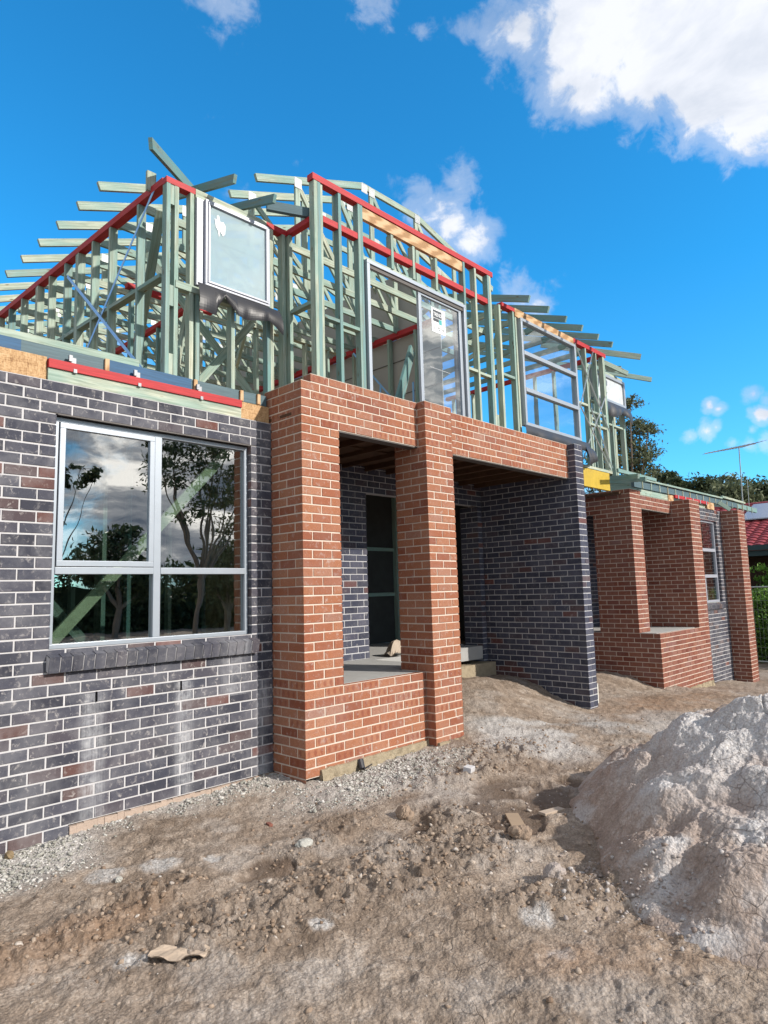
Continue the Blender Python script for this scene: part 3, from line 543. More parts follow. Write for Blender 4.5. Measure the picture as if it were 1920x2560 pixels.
# right front wall, y -.33
sx(3.69, -.33, DZ, 2.27, 1, .045); sx(3.60, -.23, DZ, 2.25, 1); sx(4.04, -.33, DZ, 2.27, 1); sx(4.10, -.33, DZ, 2.20, 1, .035); sx(5.83, -.33, .25, 2.21, 2); sx(6.22, -.33, .25, 2.27); sx(6.60, -.33, .25, 2.27, 1, .03); sx(6.86, -.33, .25, 2.27, 2)
part('top_plate', M_redp, a=(3.77, -.29, 2.30), b=(4.10, -.29, 2.30), w=.085, h=.055); part('top_plate', M_redp, a=(5.84, -.29, 2.31), b=(6.99, -.29, 2.31), w=.085, h=.07); part('lintel_beam', M_ply, a=(4.102, -.29, 2.275), b=(5.838, -.29, 2.275), w=.085, h=.125)
part('nogging', M_tim, a=(3.737, -.29, 1.27), b=(4.038, -.29, 1.27), w=.07, h=.035); part('nogging', M_tim, a=(5.915, -.29, 1.28), b=(6.218, -.29, 1.28), w=.07, h=.035); part('nogging', M_tim, a=(6.262, -.29, 1.20), b=(6.858, -.29, 1.20), w=.07, h=.035); part('nogging', M_tim, a=(6.262, -.29, .98), b=(6.858, -.29, .98), w=.07, h=.035)
part('bottom_plate', M_tim, a=(5.4, -.29, .225), b=(6.95, -.29, .225), w=.085, h=.045)
part('box_beam', M_yel, 'yellow formply beam under the upstairs wall', a=(5.37, -.30, .045), b=(6.82, -.30, .045), w=.06, h=.30)
for a, b in (((5.84, .30 + 1.0), (6.9, .26)), ((5.86, 2.26), (6.93, .95)), ((5.8, .98), (6.5, 2.27)), ((5.86, .27), (6.95, 1.65)), ((6.3, 1.25), (6.95, .30))):
    part('brace_strap', M_strapw, a=(a[0], -.335, a[1]), b=(b[0], -.335, b[1]), w=.003, h=.022, up=(0, -1, 0.001))
# far return with the small window
for x, n_ in ((7.2, 1), (7.27, 1), (8.13, 1), (8.62, 2)): sx(x, .14, .36, 1.73 if x == 8.13 else 2.27, n_)
part('window_header', M_tim, a=(7.2, .18, 2.33), b=(8.70, .18, 2.33), w=.085, h=.08, col=(.1, .2, .3)); part('sill_trimmer', M_tim, a=(7.25, .18, 1.70), b=(8.62, .18, 1.70), w=.08, h=.04); part('nogging', M_tim, a=(7.31, .18, 1.35), b=(8.6, .18, 1.35), w=.07, h=.035)
for y in (.25, .65, 1.05, 1.5, 2.0, 2.5, 3.0): sy(6.9, y, .25, 2.27); sy(8.66, y + .1, .36, 2.27)
mb = MB(); mb.beam((6.94, -.24, 2.31), (6.94, 3.2, 2.31), .085, .07); mb.build('top_plate', M_redp, H)
# floor deck upstairs
mb = MB(); mb.box(-1.06, 6.9, .26, 7, .05, .20, 0, (.9, .5, .5)); mb.box(.36, 6.9, -.24, .255, .05, .20, 0, (.9, .5, .5)); mb.build('floor_deck', M_osb, H)
# inner walls
for x in (-.4, .1, .55, 1.0, 1.45, 1.9, 2.35, 2.8): sx(x, 2.3, .2, 2.1)
part('top_plate', M_redp, a=(-.45, 2.34, 2.14), b=(.75, 2.34, 2.14), w=.08, h=.06); part('top_plate', M_tim, a=(1.3, 2.34, 2.14), b=(3.2, 2.34, 2.14), w=.08, h=.06)
for y in (2.75, 3.2, 3.65, 4.1, 4.6, 5.1): sy(.4, y, .2, 2.1)
part('top_plate', M_redp, a=(.44, 2.4, 2.141), b=(.44, 5.3, 2.141), w=.08, h=.06)
for x in (-.6, -.15, .3, .75, 1.2, 1.65, 2.1, 2.55, 3.0): sx(x, 5.2, .2, 2.1)
mb = MB(); mb.box(3.47, 3.49, .55, 7.0, .2, 2.20); mb.box(3.47, 3.49, .9, 7.0, 2.30, 3.25)
for z in (.75, 1.2, 1.65): pass
mb.build('wall_sheeting', M_grey, H, 'plain grey sheeted wall inside the upper floor')
mb = MB()
for z in (.72, 1.30, 1.84): mb.box(3.462, 3.468, .56, 6.9, z - .006, z + .006)
for y, z0, z1 in ((1.1, .2, .72), (1.9, .72, 1.3), (2.8, 1.3, 1.84), (2.4, .2, .72), (3.6, .72, 1.3)): mb.box(3.462, 3.468, y, y + .012, z0, z1)
mb.build('sheet_joint', M_lint, H)
part('top_plate', M_redp, 'red painted plate on the grey sheeted wall', a=(3.44, .55, 2.25), b=(3.44, 7, 2.25), w=.09, h=.08)
for y in (.95, 1.5, 2.3, 3.1, 4.0): sy(3.37, y, .2, 2.205)
part('brace_strap', M_strap, a=(3.36, 2.3, 2.2), b=(3.36, .8, .5), w=.003, h=.03, up=(0, 1, 1)); part('brace_strap', M_strap, a=(3.36, 1.7, 1.5), b=(3.36, 1.7, .3), w=.03, h=.01, up=(1, 0, 0)); part('brace_strap', M_strap, a=(3.36, 1.02, 1.4), b=(3.36, 1.02, .7), w=.03, h=.01, up=(1, 0, 0))
part('prop_board', M_tim, a=(2.2, .45, .3), b=(3.05, .75, 1.75), w=.04, h=.16, col=(.8, .3, .3)); part('prop_board', M_tim, a=(2.32, .5, .25), b=(3.10, .85, 1.60), w=.04, h=.10, col=(.6, .3, .3))
part('prop_board', M_tim, a=(-.95, .5, 2.1), b=(-.5, 2.2, .3), w=.09, h=.035, col=(.4, .3, .3)); part('prop_board', M_tim, a=(-.9, .3, .3), b=(-.3, .9, 2.1), w=.035, h=.08, col=(.1, .3, .3)); part('prop_board', M_tim, a=(.1, .35, .3), b=(-.75, 1.3, 2.1), w=.035, h=.08, col=(.3, .3, .3)); part('prop_board', M_tim, a=(-.6, .6, .3), b=(.2, .6, 1.3), w=.035, h=.08, col=(.1, .3, .3)); part('prop_board', M_tim, a=(.2, .3, 2.1), b=(.6, 1.6, 1.0), w=.035, h=.08, col=(.3, .3, .3))
# ------------------------------------------------------------------ roof trusses
PT = .385
def truss(y, xl, xr, zap, flat0, flat1, slope_r=.30, bottom=(-1.0, 5.4), dark=.0, tail_tone=None, webs=(0.3, 1.1, 2.0, 2.9, 3.8)):
    mb = MB(); t = lambda: (random.choice((.02, .1, .25, .35, .5)) if tail_tone is None else tail_tone, random.random(), 0)
    ZL = lambda x: 2.345 + PT * (x + 1.4)
    zz = lambda x: min(ZL(x), zap) if x < flat1 else zap - slope_r * (x - flat1)
    fx = -1.4 + (zap - 2.345) / PT
    mb.beam((xl, y, ZL(xl)), (fx, y, zap), .036, .085, col=t()); mb.beam((fx, y + .001, zap - .002), (flat1, y + .001, zap - .002), .034, .08, col=t()); mb.beam((flat1, y, zap), (xr, y, zap - slope_r * (xr - flat1)), .036, .085, col=t())
    if bottom: mb.beam((bottom[0], y, 2.31), (bottom[1], y, 2.31), .036, .085, col=t())
    for i, x in enumerate(webs):
        if x < xl: continue
        mb.beam((x, y + .001, 2.35), (x, y + .001, zz(x) - .03), .030, .07, (1, 0, 0), col=t())
        if i < len(webs) - 1:
            x2 = webs[i + 1]; mb.beam((x, y - .001, zz(x) - .04), (x2 - .03, y - .001, 2.36), .030, .06, (0, 0, 1), col=t())
    tr = mb.build('roof_truss', M_tim, H)
    for x in (fx, flat1) + tuple(webs[::2]):
        if x < xl: continue
        z = zz(x) - .03; mb = MB()
        for q in range(7): mb.box(x - .05 + q * .015, x - .041 + q * .015, y - .0215, y - .0185, z - .07, z + .055)
        mb.box(x - .052, x + .055, y - .0200, y - .0182, z - .068, z + .053); mb.build('nail_plate', M_plate, tr)
    return tr
truss(.47, .16, 4.75, 3.60, 2.0, 2.92, .27, (.5, 4.6), webs=(.75, 1.35, 2.0, 2.9, 3.75))
truss(.90, .10, 4.85, 3.60, 2.0, 2.92, .30, (-1.0, 4.8), webs=(.4, 1.2, 2.0, 2.9, 3.9))
for i in range(12):
    y = 1.36 + .5 * i; d_ = .02 * i
    truss(y, -1.42 - d_, 4.9, 3.62, 2.0, 3.0, .32, (-1.05, 4.9), webs=(-.5 + .1 * (i % 3), .5, 1.4, 2.3, 3.2, 4.1) if i % 2 else (-.2, .7, 1.6, 2.5, 3.4, 4.3))
# jack and hip pieces at the left corner
def raft(a, b, tone=None, h=.085): 
    mb = MB(); mb.beam(a, b, .036, h, col=(tone if tone is not None else tp()[0], .4, .4)); mb.build('rafter', M_tim, H)
raft((-1.40, .90, 2.345), (-.30, .90, 2.345 + 1.1 * PT), .1)
raft((-1.36, -.10, 2.30), (-.2, 1.0, 2.75), .85, .10)
raft((-.55, -.20, 2.285), (-.55, .9, 2.62), .80); raft((-.08, -.20, 2.285), (-.08, .9, 2.62), .85)
mb = MB(); mb.beam((-1.08, .45, 2.22), (-1.08, .45, 2.42), .09, .035, (0, 1, 0), 0, (.2, .3, .3)); mb.build('stud_packer', M_tim, H)
part('corner_block', M_fasc, a=(-.05, -.02, 2.30), b=(.40, -.22, 2.305), w=.05, h=.10)
# front rafters over the right hand wall: tails beyond the wall
for i, x in enumerate((3.90, 4.42, 4.93, 5.43, 5.97, 6.47)): raft((x, -.70, 2.285), (x, 1.6, 2.285 + 2.3 * .36), random.choice((.7, .8, .62)), .095)
raft((7.42, -.78, 2.28), (6.6, .7, 2.72), .15, .10); raft((7.66, -.30, 2.25), (7.66, 1.2, 2.75), .6); raft((8.9, -.36, 2.29), (7.5, .9, 2.62), .55, .09); raft((7.3, .1, 2.31), (8.0, -.2, 2.29), .5)
part('outrigger', M_tim, a=(6.98, -.15, 2.25), b=(7.7, -.15, 2.25), w=.09, h=.035, col=(.5, .3, .3)); part('outrigger', M_tim, a=(6.98, -.30, 2.20), b=(7.35, -.55, 2.02), w=.04, h=.08, col=(.35, .3, .3))
for x in (5.5, 6.0, 6.5): mb = MB(); mb.beam((x, -.2, 2.31), (x, 4, 2.31), .036, .085, col=tp()); mb.beam((x, .6, 2.35), (x, 2.0, 2.9), .03, .07, col=tp()); mb.beam((x, 1.6, 3.05), (x, 4, 2.35), .034, .08, col=tp()); mb.build('roof_truss', M_tim, H)
for x in (3.95, 4.45, 4.95): mb = MB(); mb.beam((x, -.2, 2.31), (x, 4, 2.31), .036, .085, col=tp()); mb.beam((x, 1.6, 3.05), (x, 4, 2.35), .034, .08, col=tp()); mb.build('roof_truss', M_tim, H)
# ------------------------------------------------------------------ membranes
def drape(name, mat, x0, x1, y, ztop, zf, wav, seed, nx=40, nz=10, label=None, out=.06):
    rr = random.Random(seed); ph = [rr.uniform(0, 6.28) for _ in range(6)]; mb = MB(); G = {}
    for i in range(nx + 1):
        s = i / nx
        for j in range(nz + 1):
            t = j / nz; z = ztop(s) - t * (ztop(s) - zf(s)); x = x0 + (x1 - x0) * s
            yy = y - out * math.sin(t * 2.2) - wav * t * (math.sin(s * 17 + ph[0]) + .6 * math.sin(s * 31 + ph[1] + t * 2) + .5 * math.sin(s * 7 + ph[2]))
            G[i, j] = (x + .02 * t * math.sin(s * 23 + ph[3]), yy, z)
    for i in range(nx):
        for j in range(nz):
            q = [G[i, j], G[i, j + 1], G[i + 1, j + 1], G[i + 1, j]]; mb.face(q)
            mb.face([(p[0], p[1] + .002, p[2]) for p in q[::-1]])
    me = mb.build(name, mat, H, label, smooth=True)
    return me
drape('sill_membrane', M_black, -.79, .17, .07, lambda s: 1.262 - .01 * s, lambda s: 1.05 + (.12 * max(0, 1 - abs(s - .30) / .12)) + .03 * math.sin(s * 9) * (s > .4) - (.08 if s < .2 else 0) - .08 * max(0, s - .85) / .15, .011, 3, label='crumpled black sill membrane hanging under the frosted window')
drape('sill_membrane', M_black, 4.12, 6.05, -.385, lambda s: .60, lambda s: .44 - .22 * max(0, (s - .9) / .1), .010, 5, label='black sill membrane under the three pane window', out=.035)
drape('sill_membrane', M_black, 5.86, 6.15, -.40, lambda s: .56 - .05 * s, lambda s: .20 + .1 * s, .01, 8, 8, 8)
drape('sill_membrane', M_black, 7.3, 8.75, .05, lambda s: 1.74, lambda s: 1.50 + .06 * math.sin(s * 11), .02, 6)
# ------------------------------------------------------------------ timber along the top of the charcoal wall
part('ledger_board', M_tim, 'pale pine ledger board under the red plate', a=(-2.11, .06, .052), b=(-.345, .06, .052), w=.10, h=.10, col=(.0, .6, .5))
part('ledger_plate', M_redp, 'red painted plate above the charcoal wall', a=(-2.11, .05, .138), b=(-.345, .05, .138), w=.11, h=.07)
mb = MB(); mb.box(-4.6, -2.115, .03, .12, .005, .19); mb.build('board_panel', M_osb, H); mb = MB(); mb.box(-.34, -.005, .03, .11, .005, .172); mb.build('board_panel', M_osb, H)
part('edge_beam', M_fasc, a=(-4.6, .10, .235), b=(-.02, .10, .235), w=.10, h=.105)
part('edge_beam', M_blue, a=(-1.62, .06, .233), b=(-.86, .06, .233), w=.03, h=.108); part('edge_beam', M_blue, a=(-2.60, .055, .215), b=(-2.3, .055, .215), w=.03, h=.14)
for x in (-1.66, -.84, -.34, -.14): mb = MB(); mb.box(x, x + .035, .028, .05, .182, .286); mb.build('end_block', M_ply, H)
part('batten', M_tim, a=(-4.6, .09, .325), b=(-1.35, .09, .325), w=.05, h=.06, col=(.2, .3, .3))
for x in (-1.92, -1.385, -.79):
    mb = MB(); mb.box(x - .022, x + .022, .018, .026, .10, .225); mb.box(x - .04, x - .014, -.005, .018, .185, .235); mb.box(x - .03, x, -.004, .018, .145, .165); mb.box(x - .006, x + .02, -.012, .017, .095, .125); mb.build('tie_bracket', M_steel, H)
# ------------------------------------------------------------------ lower roof edge on the right
part('edge_beam', M_fasc, 'grey green edge boards above the bay and right wall', a=(8.4, -.05, .215), b=(14.6, -.05, .255), w=.06, h=.13)
part('edge_beam', M_tim, a=(14.6, -.05, .255), b=(16.4, -.05, .24), w=.05, h=.12, col=(.7, .3, .3))
part('batten', M_tim, a=(8.3, -.08, .315), b=(13.4, -.08, .34), w=.08, h=.035, col=(.4, .2, .2)); part('batten', M_tim, a=(13.4, -.10, .375), b=(15.2, -.10, .355), w=.05, h=.05, col=(.15, .2, .2))
for i in range(18): mb = MB(); x = 8.75 + i * .42; mb.box(x, x + .03, -.092, -.06, .15, .29, 0, (1.0 if i % 3 == 0 else .1, .3, .3)); mb.build('end_block', M_tim, H)
part('ledger_board', M_tim, a=(8.58, -.05, .065), b=(9.96, -.05, .065), w=.09, h=.11, col=(.1, .4, .5)); mb = MB(); mb.box(9.97, 10.25, -.11, -.01, -.002, .13); mb.build('board_panel', M_ply, H)
part('ledger_plate', M_redp, a=(10.26, -.12, .115), b=(12.25, -.12, .125), w=.05, h=.065); part('ledger_board', M_tim, a=(10.64, -.04, .045), b=(12.2, -.04, .045), w=.08, h=.08, col=(.1, .3, .3)); mb = MB(); mb.box(12.28, 12.75, -.11, -.01, .0, .16); mb.build('board_panel', M_ply, H)
for x in (10.4, 10.8, 11.25, 11.7, 12.1): mb = MB(); mb.box(x, x + .04, -.155, -.147, .07, .155); mb.build('tie_bracket', M_plate, H)
mb = MB(); mb.beam((12.95, -.15, .20), (13.1, -.35, .01), .05, .09, col=(.3, .3, .3)); mb.build('rafter', M_tim, H)
raft((6.95, -.78, .10), (7.75, .6, .30), .55, .08); raft((7.25, -.78, .08), (8.05, .6, .30), .5, .08); raft((6.55, -.60, .18), (8.75, -.35, .275), .65, .06)
for i in range(14): x = 8.6 + i * .5; raft((x, -.04, .27), (x, 1.5, .50), .4, .07)
# ------------------------------------------------------------------ inside the wide ground window
mb = MB(); mb.beam((-1.99, .34, -2.12), (-.30, .34, -.28), .035, .095, col=(.03, .5, .4)); mb.build('prop_board', plain('pale_pine', (.72, .74, .50), .7, nz=.2, ns=20), H, 'pale pine board leaning inside the wide window')
mb = MB(); mb.beam((-2.1, .8, -1.35), (-1.1, .8, -2.5), .035, .09, col=(.3, .5, .4)); mb.build('prop_board', M_tim, H)
for x, y in ((-1.75, 1.3), (-1.4, 1.3), (-1.28, .9), (-.85, 1.3), (-.4, 1.3), (.05, 1.3), (.4, 1.3), (.7, 1.6), (-.9, 1.9), (-.2, 1.9)): sx(x, y, -2.6, .0)
mb = MB(); mb.box(-.16, -.12, .16, .95, -2.6, .0); mb.build('frame_panel', M_ply, H)
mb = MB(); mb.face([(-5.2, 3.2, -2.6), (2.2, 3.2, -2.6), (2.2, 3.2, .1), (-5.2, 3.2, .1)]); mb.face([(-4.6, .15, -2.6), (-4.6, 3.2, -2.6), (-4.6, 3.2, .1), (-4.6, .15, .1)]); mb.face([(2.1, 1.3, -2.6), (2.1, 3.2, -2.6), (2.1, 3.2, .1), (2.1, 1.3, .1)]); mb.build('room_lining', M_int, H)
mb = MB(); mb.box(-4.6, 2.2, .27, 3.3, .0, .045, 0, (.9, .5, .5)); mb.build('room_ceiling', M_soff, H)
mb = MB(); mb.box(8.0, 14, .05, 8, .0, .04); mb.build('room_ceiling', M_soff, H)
# ================================================================== ground
def hsh(i, j, s):
    h = (i.astype(np.int64) * 374761393 + j.astype(np.int64) * 668265263 + s * 144665) & 0xffffffff
    h = ((h ^ (h >> 13)) * 1274126177) & 0xffffffff; return ((h ^ (h >> 16)) & 0xffff) / 65535.0
def vnoise(x, y, s):
    i = np.floor(x); j = np.floor(y); fx = x - i; fy = y - j; fx = fx * fx * fx * (fx * (fx * 6 - 15) + 10); fy = fy * fy * fy * (fy * (fy * 6 - 15) + 10)
    a = hsh(i, j, s); b = hsh(i + 1, j, s); d = hsh(i, j + 1, s); e = hsh(i + 1, j + 1, s)
    return (a + (b - a) * fx) * (1 - fy) + (d + (e - d) * fx) * fy
def fbm(x, y, s, o=4, g=.5):
    r = 0; a = 1; t = 0
    for k in range(o):
        cs, sn = math.cos(k * 1.1 + .3), math.sin(k * 1.1 + .3); xx = (x * cs - y * sn) * 2 ** k; yy = (x * sn + y * cs) * 2 ** k
        r = r + a * vnoise(xx + 17 * k, yy - 9 * k, s + k); t += a; a *= g
    return r / t
def bill(x, y, s, o=4): 
    r = 0; a = 1; t = 0
    for k in range(o): r = r + a * np.abs(vnoise(x * 2 ** k + 5 * k, y * 2 ** k + 3 * k, s + k) * 2 - 1); t += a; a *= .5
    return r / t
CP = np.array([(-5, 0, -3.50), (-2.4, 0, -3.46), (-1.2, -.1, -3.42), (0, -.45, -3.40), (1.0, -.6, -3.38), (1.9, -.7, -3.33), (2.6, -.4, -3.25), (3.5, .4, -3.12), (5.0, .9, -3.03), (4.2, 1.0, -2.98), (5.1, -.7, -3.50), (4.0, -1.0, -3.44), (6.5, -.5, -3.48), (7.5, 1.0, -3.25),
               (8.0, .5, -3.32), (8.1, -.6, -3.56), (9.4, -.7, -3.70), (10.6, -.6, -3.80), (12, -.3, -3.93), (13.7, -.7, -4.03), (16, -1, -4.12), (20, 2, -4.2), (20, -8, -4.2), (10, -3, -3.75), (7, -2.5, -3.55), (4, -3, -3.5), (1.5, -2.2, -3.42), (-1, -2.5, -3.41), (-2.5, -2.3, -3.41), (-3.9, -5.3, -3.38), (0, -5, -3.42), (4, -6, -3.5), (-6, -3, -3.45), (-10, -8, -3.5), (30, 0, -4.3), (0, -20, -3.6), (-30, 0, -3.6), (0, 30, -4.0), (40, 40, -4.4), (3.5, 5, -3.3), (12, 4, -3.9)])
def base_h(x, y):
    n = 0; d = 0
    for a, b, z in CP:
        wg = 1.0 / ((x - a) ** 2 + (y - b) ** 2 + .22) ** 1.5; n = n + wg * z; d = d + wg
    return n / d
def spot(x, y, cx, cy, r, ry=None, ang=0.0):
    ry = ry or r; dx = x - cx; dy = y - cy; ca, sa = math.cos(ang), math.sin(ang); u = (dx * ca + dy * sa) / r; v = (-dx * sa + dy * ca) / ry
    return np.clip(1 - (u * u + v * v), 0, 1)
def near(x, y): return np.clip(1.5 - np.hypot(x + 1, y + 2) / 16, 0, 1)
def gravel_m(x, y):
    e = .72 + .45 * (fbm(x * 1.5, y * 1.5, 61, 3) - .5) * 2 - .10 * np.clip(x + 2.4, 0, 3)
    wallp = np.clip((y + e) / .45, 0, 1) * (x < .25) * np.clip((x + 6) * 2, 0, 1)
    p2 = np.clip(1.6 - np.hypot((x - .6) / 1.0, (y + .85) / .42) * 1.1, 0, 1)
    return np.clip(np.maximum(wallp, p2 * .9), 0, 1)
PUD = [(-1.30, -1.68, .20, .13, .2), (.05, -1.85, .34, .12, .5), (.70, -2.0, .60, .26, .3), (1.15, -2.3, .50, .25, .2), (.45, -2.38, .34, .2, .5)]
def damp_m(x, y):
    r = 0
    for a, b, q, w_, g in PUD: r = np.maximum(r, spot(x, y, a, b, q * 1.15, w_ * 1.25, g))
    return np.clip((r * 1.5 + (fbm(x * 5, y * 5, 71, 4) - .52) * 4.0 * (r > 0)) * np.clip(r * 6, 0, 1), 0, .8)
def clod_m(x, y):
    a = spot(x, y, -1.55, -2.15, 1.3, .42, -.15) + spot(x, y, -.3, -2.35, 1.0, .5, .3) + spot(x, y, -2.3, -1.5, .8, .3, 0) + spot(x, y, -.75, -1.55, .7, .22, .1) + spot(x, y, -.3, -3.3, .8, .25, -.5) + spot(x, y, 1.6, -1.3, 1.2, .5, 0)
    return np.clip(a * 1.6 * fbm(x * 3, y * 3, 45, 3) * 1.5, 0, 1)
def Hg(x, y):
    h = base_h(x, y); nr = near(x, y); dm = damp_m(x, y); cm = clod_m(x, y)
    h = h + .10 * (fbm(x * .7, y * .7, 11, 3) - .5) * nr
    h = h + (1 - dm * .85) * nr * (.045 * (fbm(x * 2.6, y * 2.6, 12, 4) - .5) + .030 * (bill(x * 5, y * 5, 14, 4) - .3) + .014 * (fbm(x * 19, y * 19, 13, 3) - .5))
    h = h + cm * (.075 * fbm(x * 11, y * 11, 31, 3) ** 1.5 + .03 * bill(x * 24, y * 24, 33, 2))
    h = h - dm * .035 + gravel_m(x, y) * .012 * fbm(x * 28, y * 28, 41, 2)
    h = h + (1 - dm * .8) * nr * (.012 * (bill(x * 34, y * 34, 15, 2) - .3) + .012 * np.clip(fbm(x * 13, y * 13, 16, 3) - .52, 0, 1) * 6 * fbm(x * 1.7, y * 1.7, 17, 2))
    return h
def grid_obj(name, X, Y, Z, mats, cols, wrap=False):
    nu, nv = X.shape; V = np.stack([X, Y, Z], -1).reshape(-1, 3); i = np.arange(nu * nv).reshape(nu, nv)
    if wrap: a = i[:-1, :]; b = i[1:, :]; q = np.stack([a, b, np.roll(b, -1, 1), np.roll(a, -1, 1)], -1).reshape(-1, 4)
    else: q = np.stack([i[:-1, :-1], i[1:, :-1], i[1:, 1:], i[:-1, 1:]], -1).reshape(-1, 4)
    me = bpy.data.meshes.new(name); me.vertices.add(len(V)); me.vertices.foreach_set('co', V.ravel().astype(np.float32)); me.loops.add(q.size); me.loops.foreach_set('vertex_index', q.ravel().astype(np.int32))
    me.polygons.add(len(q)); me.polygons.foreach_set('loop_start', np.arange(0, q.size, 4, dtype=np.int32)); me.polygons.foreach_set('loop_total', np.full(len(q), 4, np.int32)); me.polygons.foreach_set('use_smooth', np.ones(len(q), bool))
    ca = me.color_attributes.new('zone', 'FLOAT_COLOR', 'POINT'); cl = np.concatenate([cols.reshape(-1, 3), np.ones((nu * nv, 1))], 1); ca.data.foreach_set('color', cl.ravel().astype(np.float32))
    me.update(calc_edges=True); me.materials.append(mats); o = bpy.data.objects.new(name, me); S.collection.objects.link(o); return o
def soil_mat(name, tones, pale, bumpd=.004, sand=False):
    m, t, b = material(name, .95, .12); pos = t.n('ShaderNodeNewGeometry').outputs['Position']; z = t.n('ShaderNodeSeparateColor', {0: t.n('ShaderNodeAttribute', attribute_name='zone').outputs['Color']})
    a = t.noise(pos, 1.7, 5, .6, .4); f = t.noise(pos, 75, 5, .7); g = t.noise(pos, 11, 6, .65, .6)
    base = t.ramp(a, [(.30, tones[0]), (.5, tones[1]), (.70, tones[2])])
    base = t.mix(t.ramp(g, [(.38, .55), (.60, 0.0)]), base, tuple(x * .62 for x in tones[0])); base = t.mix(t.ramp(g, [(.55, 0.0), (.74, .5)]), base, pale)
    base = t.mix(t.ramp(f, [(.32, .5), (.55, 0.0)]), base, tuple(x * .5 for x in tones[0])); base = t.mix(t.ramp(f, [(.58, 0.0), (.72, .35)]), base, pale)
    base = t.mix(z.outputs[0], base, t.ramp(t.noise(pos, 60, 4, .7), [(.35, (.30, .28, .265) if not sand else (.44, .42, .41)), (.62, (.58, .55, .52) if not sand else (.62, .60, .59))])); base = t.mix(t.m('MULTIPLY', z.outputs[1], .85), base, (.085, .055, .038)); base = t.mix(t.m('MULTIPLY', z.outputs[2], .8), base, (.30, .165, .085) if not sand else (.25, .155, .115))
    vo = t.n('ShaderNodeTexVoronoi', {'Vector': t.n('ShaderNodeVectorMath', {0: pos, 1: t.n('ShaderNodeVectorMath', {0: t.n('ShaderNodeTexNoise', {'Vector': pos, 'Scale': 9.0}).outputs['Color'], 1: (.10, .10, .0)}, operation='MULTIPLY').outputs[0]}, operation='ADD').outputs[0], 'Scale': 5.5}, feature='DISTANCE_TO_EDGE').outputs['Distance']
    ck = t.m('MULTIPLY', t.ramp(vo, [(.004, 1.0), (.016, 0.0)]), t.ramp(t.noise(pos, 1.1, 3), [(.52, 0.0), (.60, .8)]))
    base = t.mix(t.m('MULTIPLY', ck, .6), base, tuple(x * .35 for x in tones[0]))
    cru = t.n('ShaderNodeTexVoronoi', {'Vector': pos, 'Scale': 62.0, 'Randomness': 1.0}).outputs['Distance']
    base = t.mix(t.ramp(cru, [(.45, 0.0), (.85, .35)]), base, tuple(x * .45 for x in tones[0]))
    L(t, base, b.inputs['Base Color']); h = t.m('SUBTRACT', t.m('ADD', t.m('MULTIPLY', f, .9), t.m('ADD', t.m('MULTIPLY', g, .35), t.m('MULTIPLY', t.noise(pos, 34, 5, .65), .9))), t.m('ADD', t.m('MULTIPLY', ck, .5), t.m('MULTIPLY', cru, .6)))
    L(t, t.bump(h, bumpd * 2.2, 1.0), b.inputs['Normal']); return m
M_soil = soil_mat('site_soil', ((.235, .175, .130), (.375, .300, .238), (.45, .38, .32)), (.56, .50, .44))
M_sand = soil_mat('brickies_sand', ((.38, .295, .245), (.46, .37, .315), (.52, .44, .385)), (.68, .65, .64), .004, True)
fw = math.atan2(ax_f[1], ax_f[0]); th = np.concatenate([np.linspace(-.78, .78, 950, endpoint=False), np.linspace(.78, 2 * math.pi - .78, 150, endpoint=False)]) + fw
rr = [.9]
while rr[-1] < 1500: rr.append(rr[-1] * (1.0044 if rr[-1] < 14 else 1.05))
rr = np.array(rr); RR, TH = np.meshgrid(rr, th, indexing='ij'); X = CX + RR * np.cos(TH); Y = CY + RR * np.sin(TH); Z = Hg(X, Y)
Z = np.where(RR > 60, np.minimum(Z, -4.3), Z)
pale_ = np.clip(gravel_m(X, Y) * .9 + np.clip((fbm(X * 1.1, Y * 1.1, 81, 4) - .45) * 5, 0, 1) * spot(X, Y, 2.9, -1.2, 3.3, 1.3) * 1.3 + np.clip((fbm(X * 2.2, Y * 2.2, 83, 4) - .60) * 8, 0, 1) * .28, 0, 1) * near(X, Y)
for a, b, q in ((-.75, -3.28, .07), (-.98, -3.55, .05), (-1.55, -2.5, .05), (-2.0, -.95, .09), (-1.7, -1.1, .10), (-1.45, -1.30, .05), (-2.35, -2.05, .06)): pale_ = np.maximum(pale_, np.clip(spot(X, Y, a, b, q * 1.5) * 2 * fbm(X * 30, Y * 30, 85, 3) * 1.4, 0, 1))
org = np.clip(spot(X, Y, -.55, -3.9, .9, .3, -.6) + spot(X, Y, -2.6, -1.6, .8, .25, 0.) + spot(X, Y, 6.5, -1.2, 2.5, .8), 0, 1) * fbm(X * 3, Y * 3, 87, 3)
cols = np.stack([pale_, np.clip(damp_m(X, Y) + .55 * clod_m(X, Y) * fbm(X * 8, Y * 8, 88, 3), 0, 1), org], -1)
g_ = grid_obj('ground', X, Y, Z, M_soil, cols, True); g_['kind'] = 'structure'
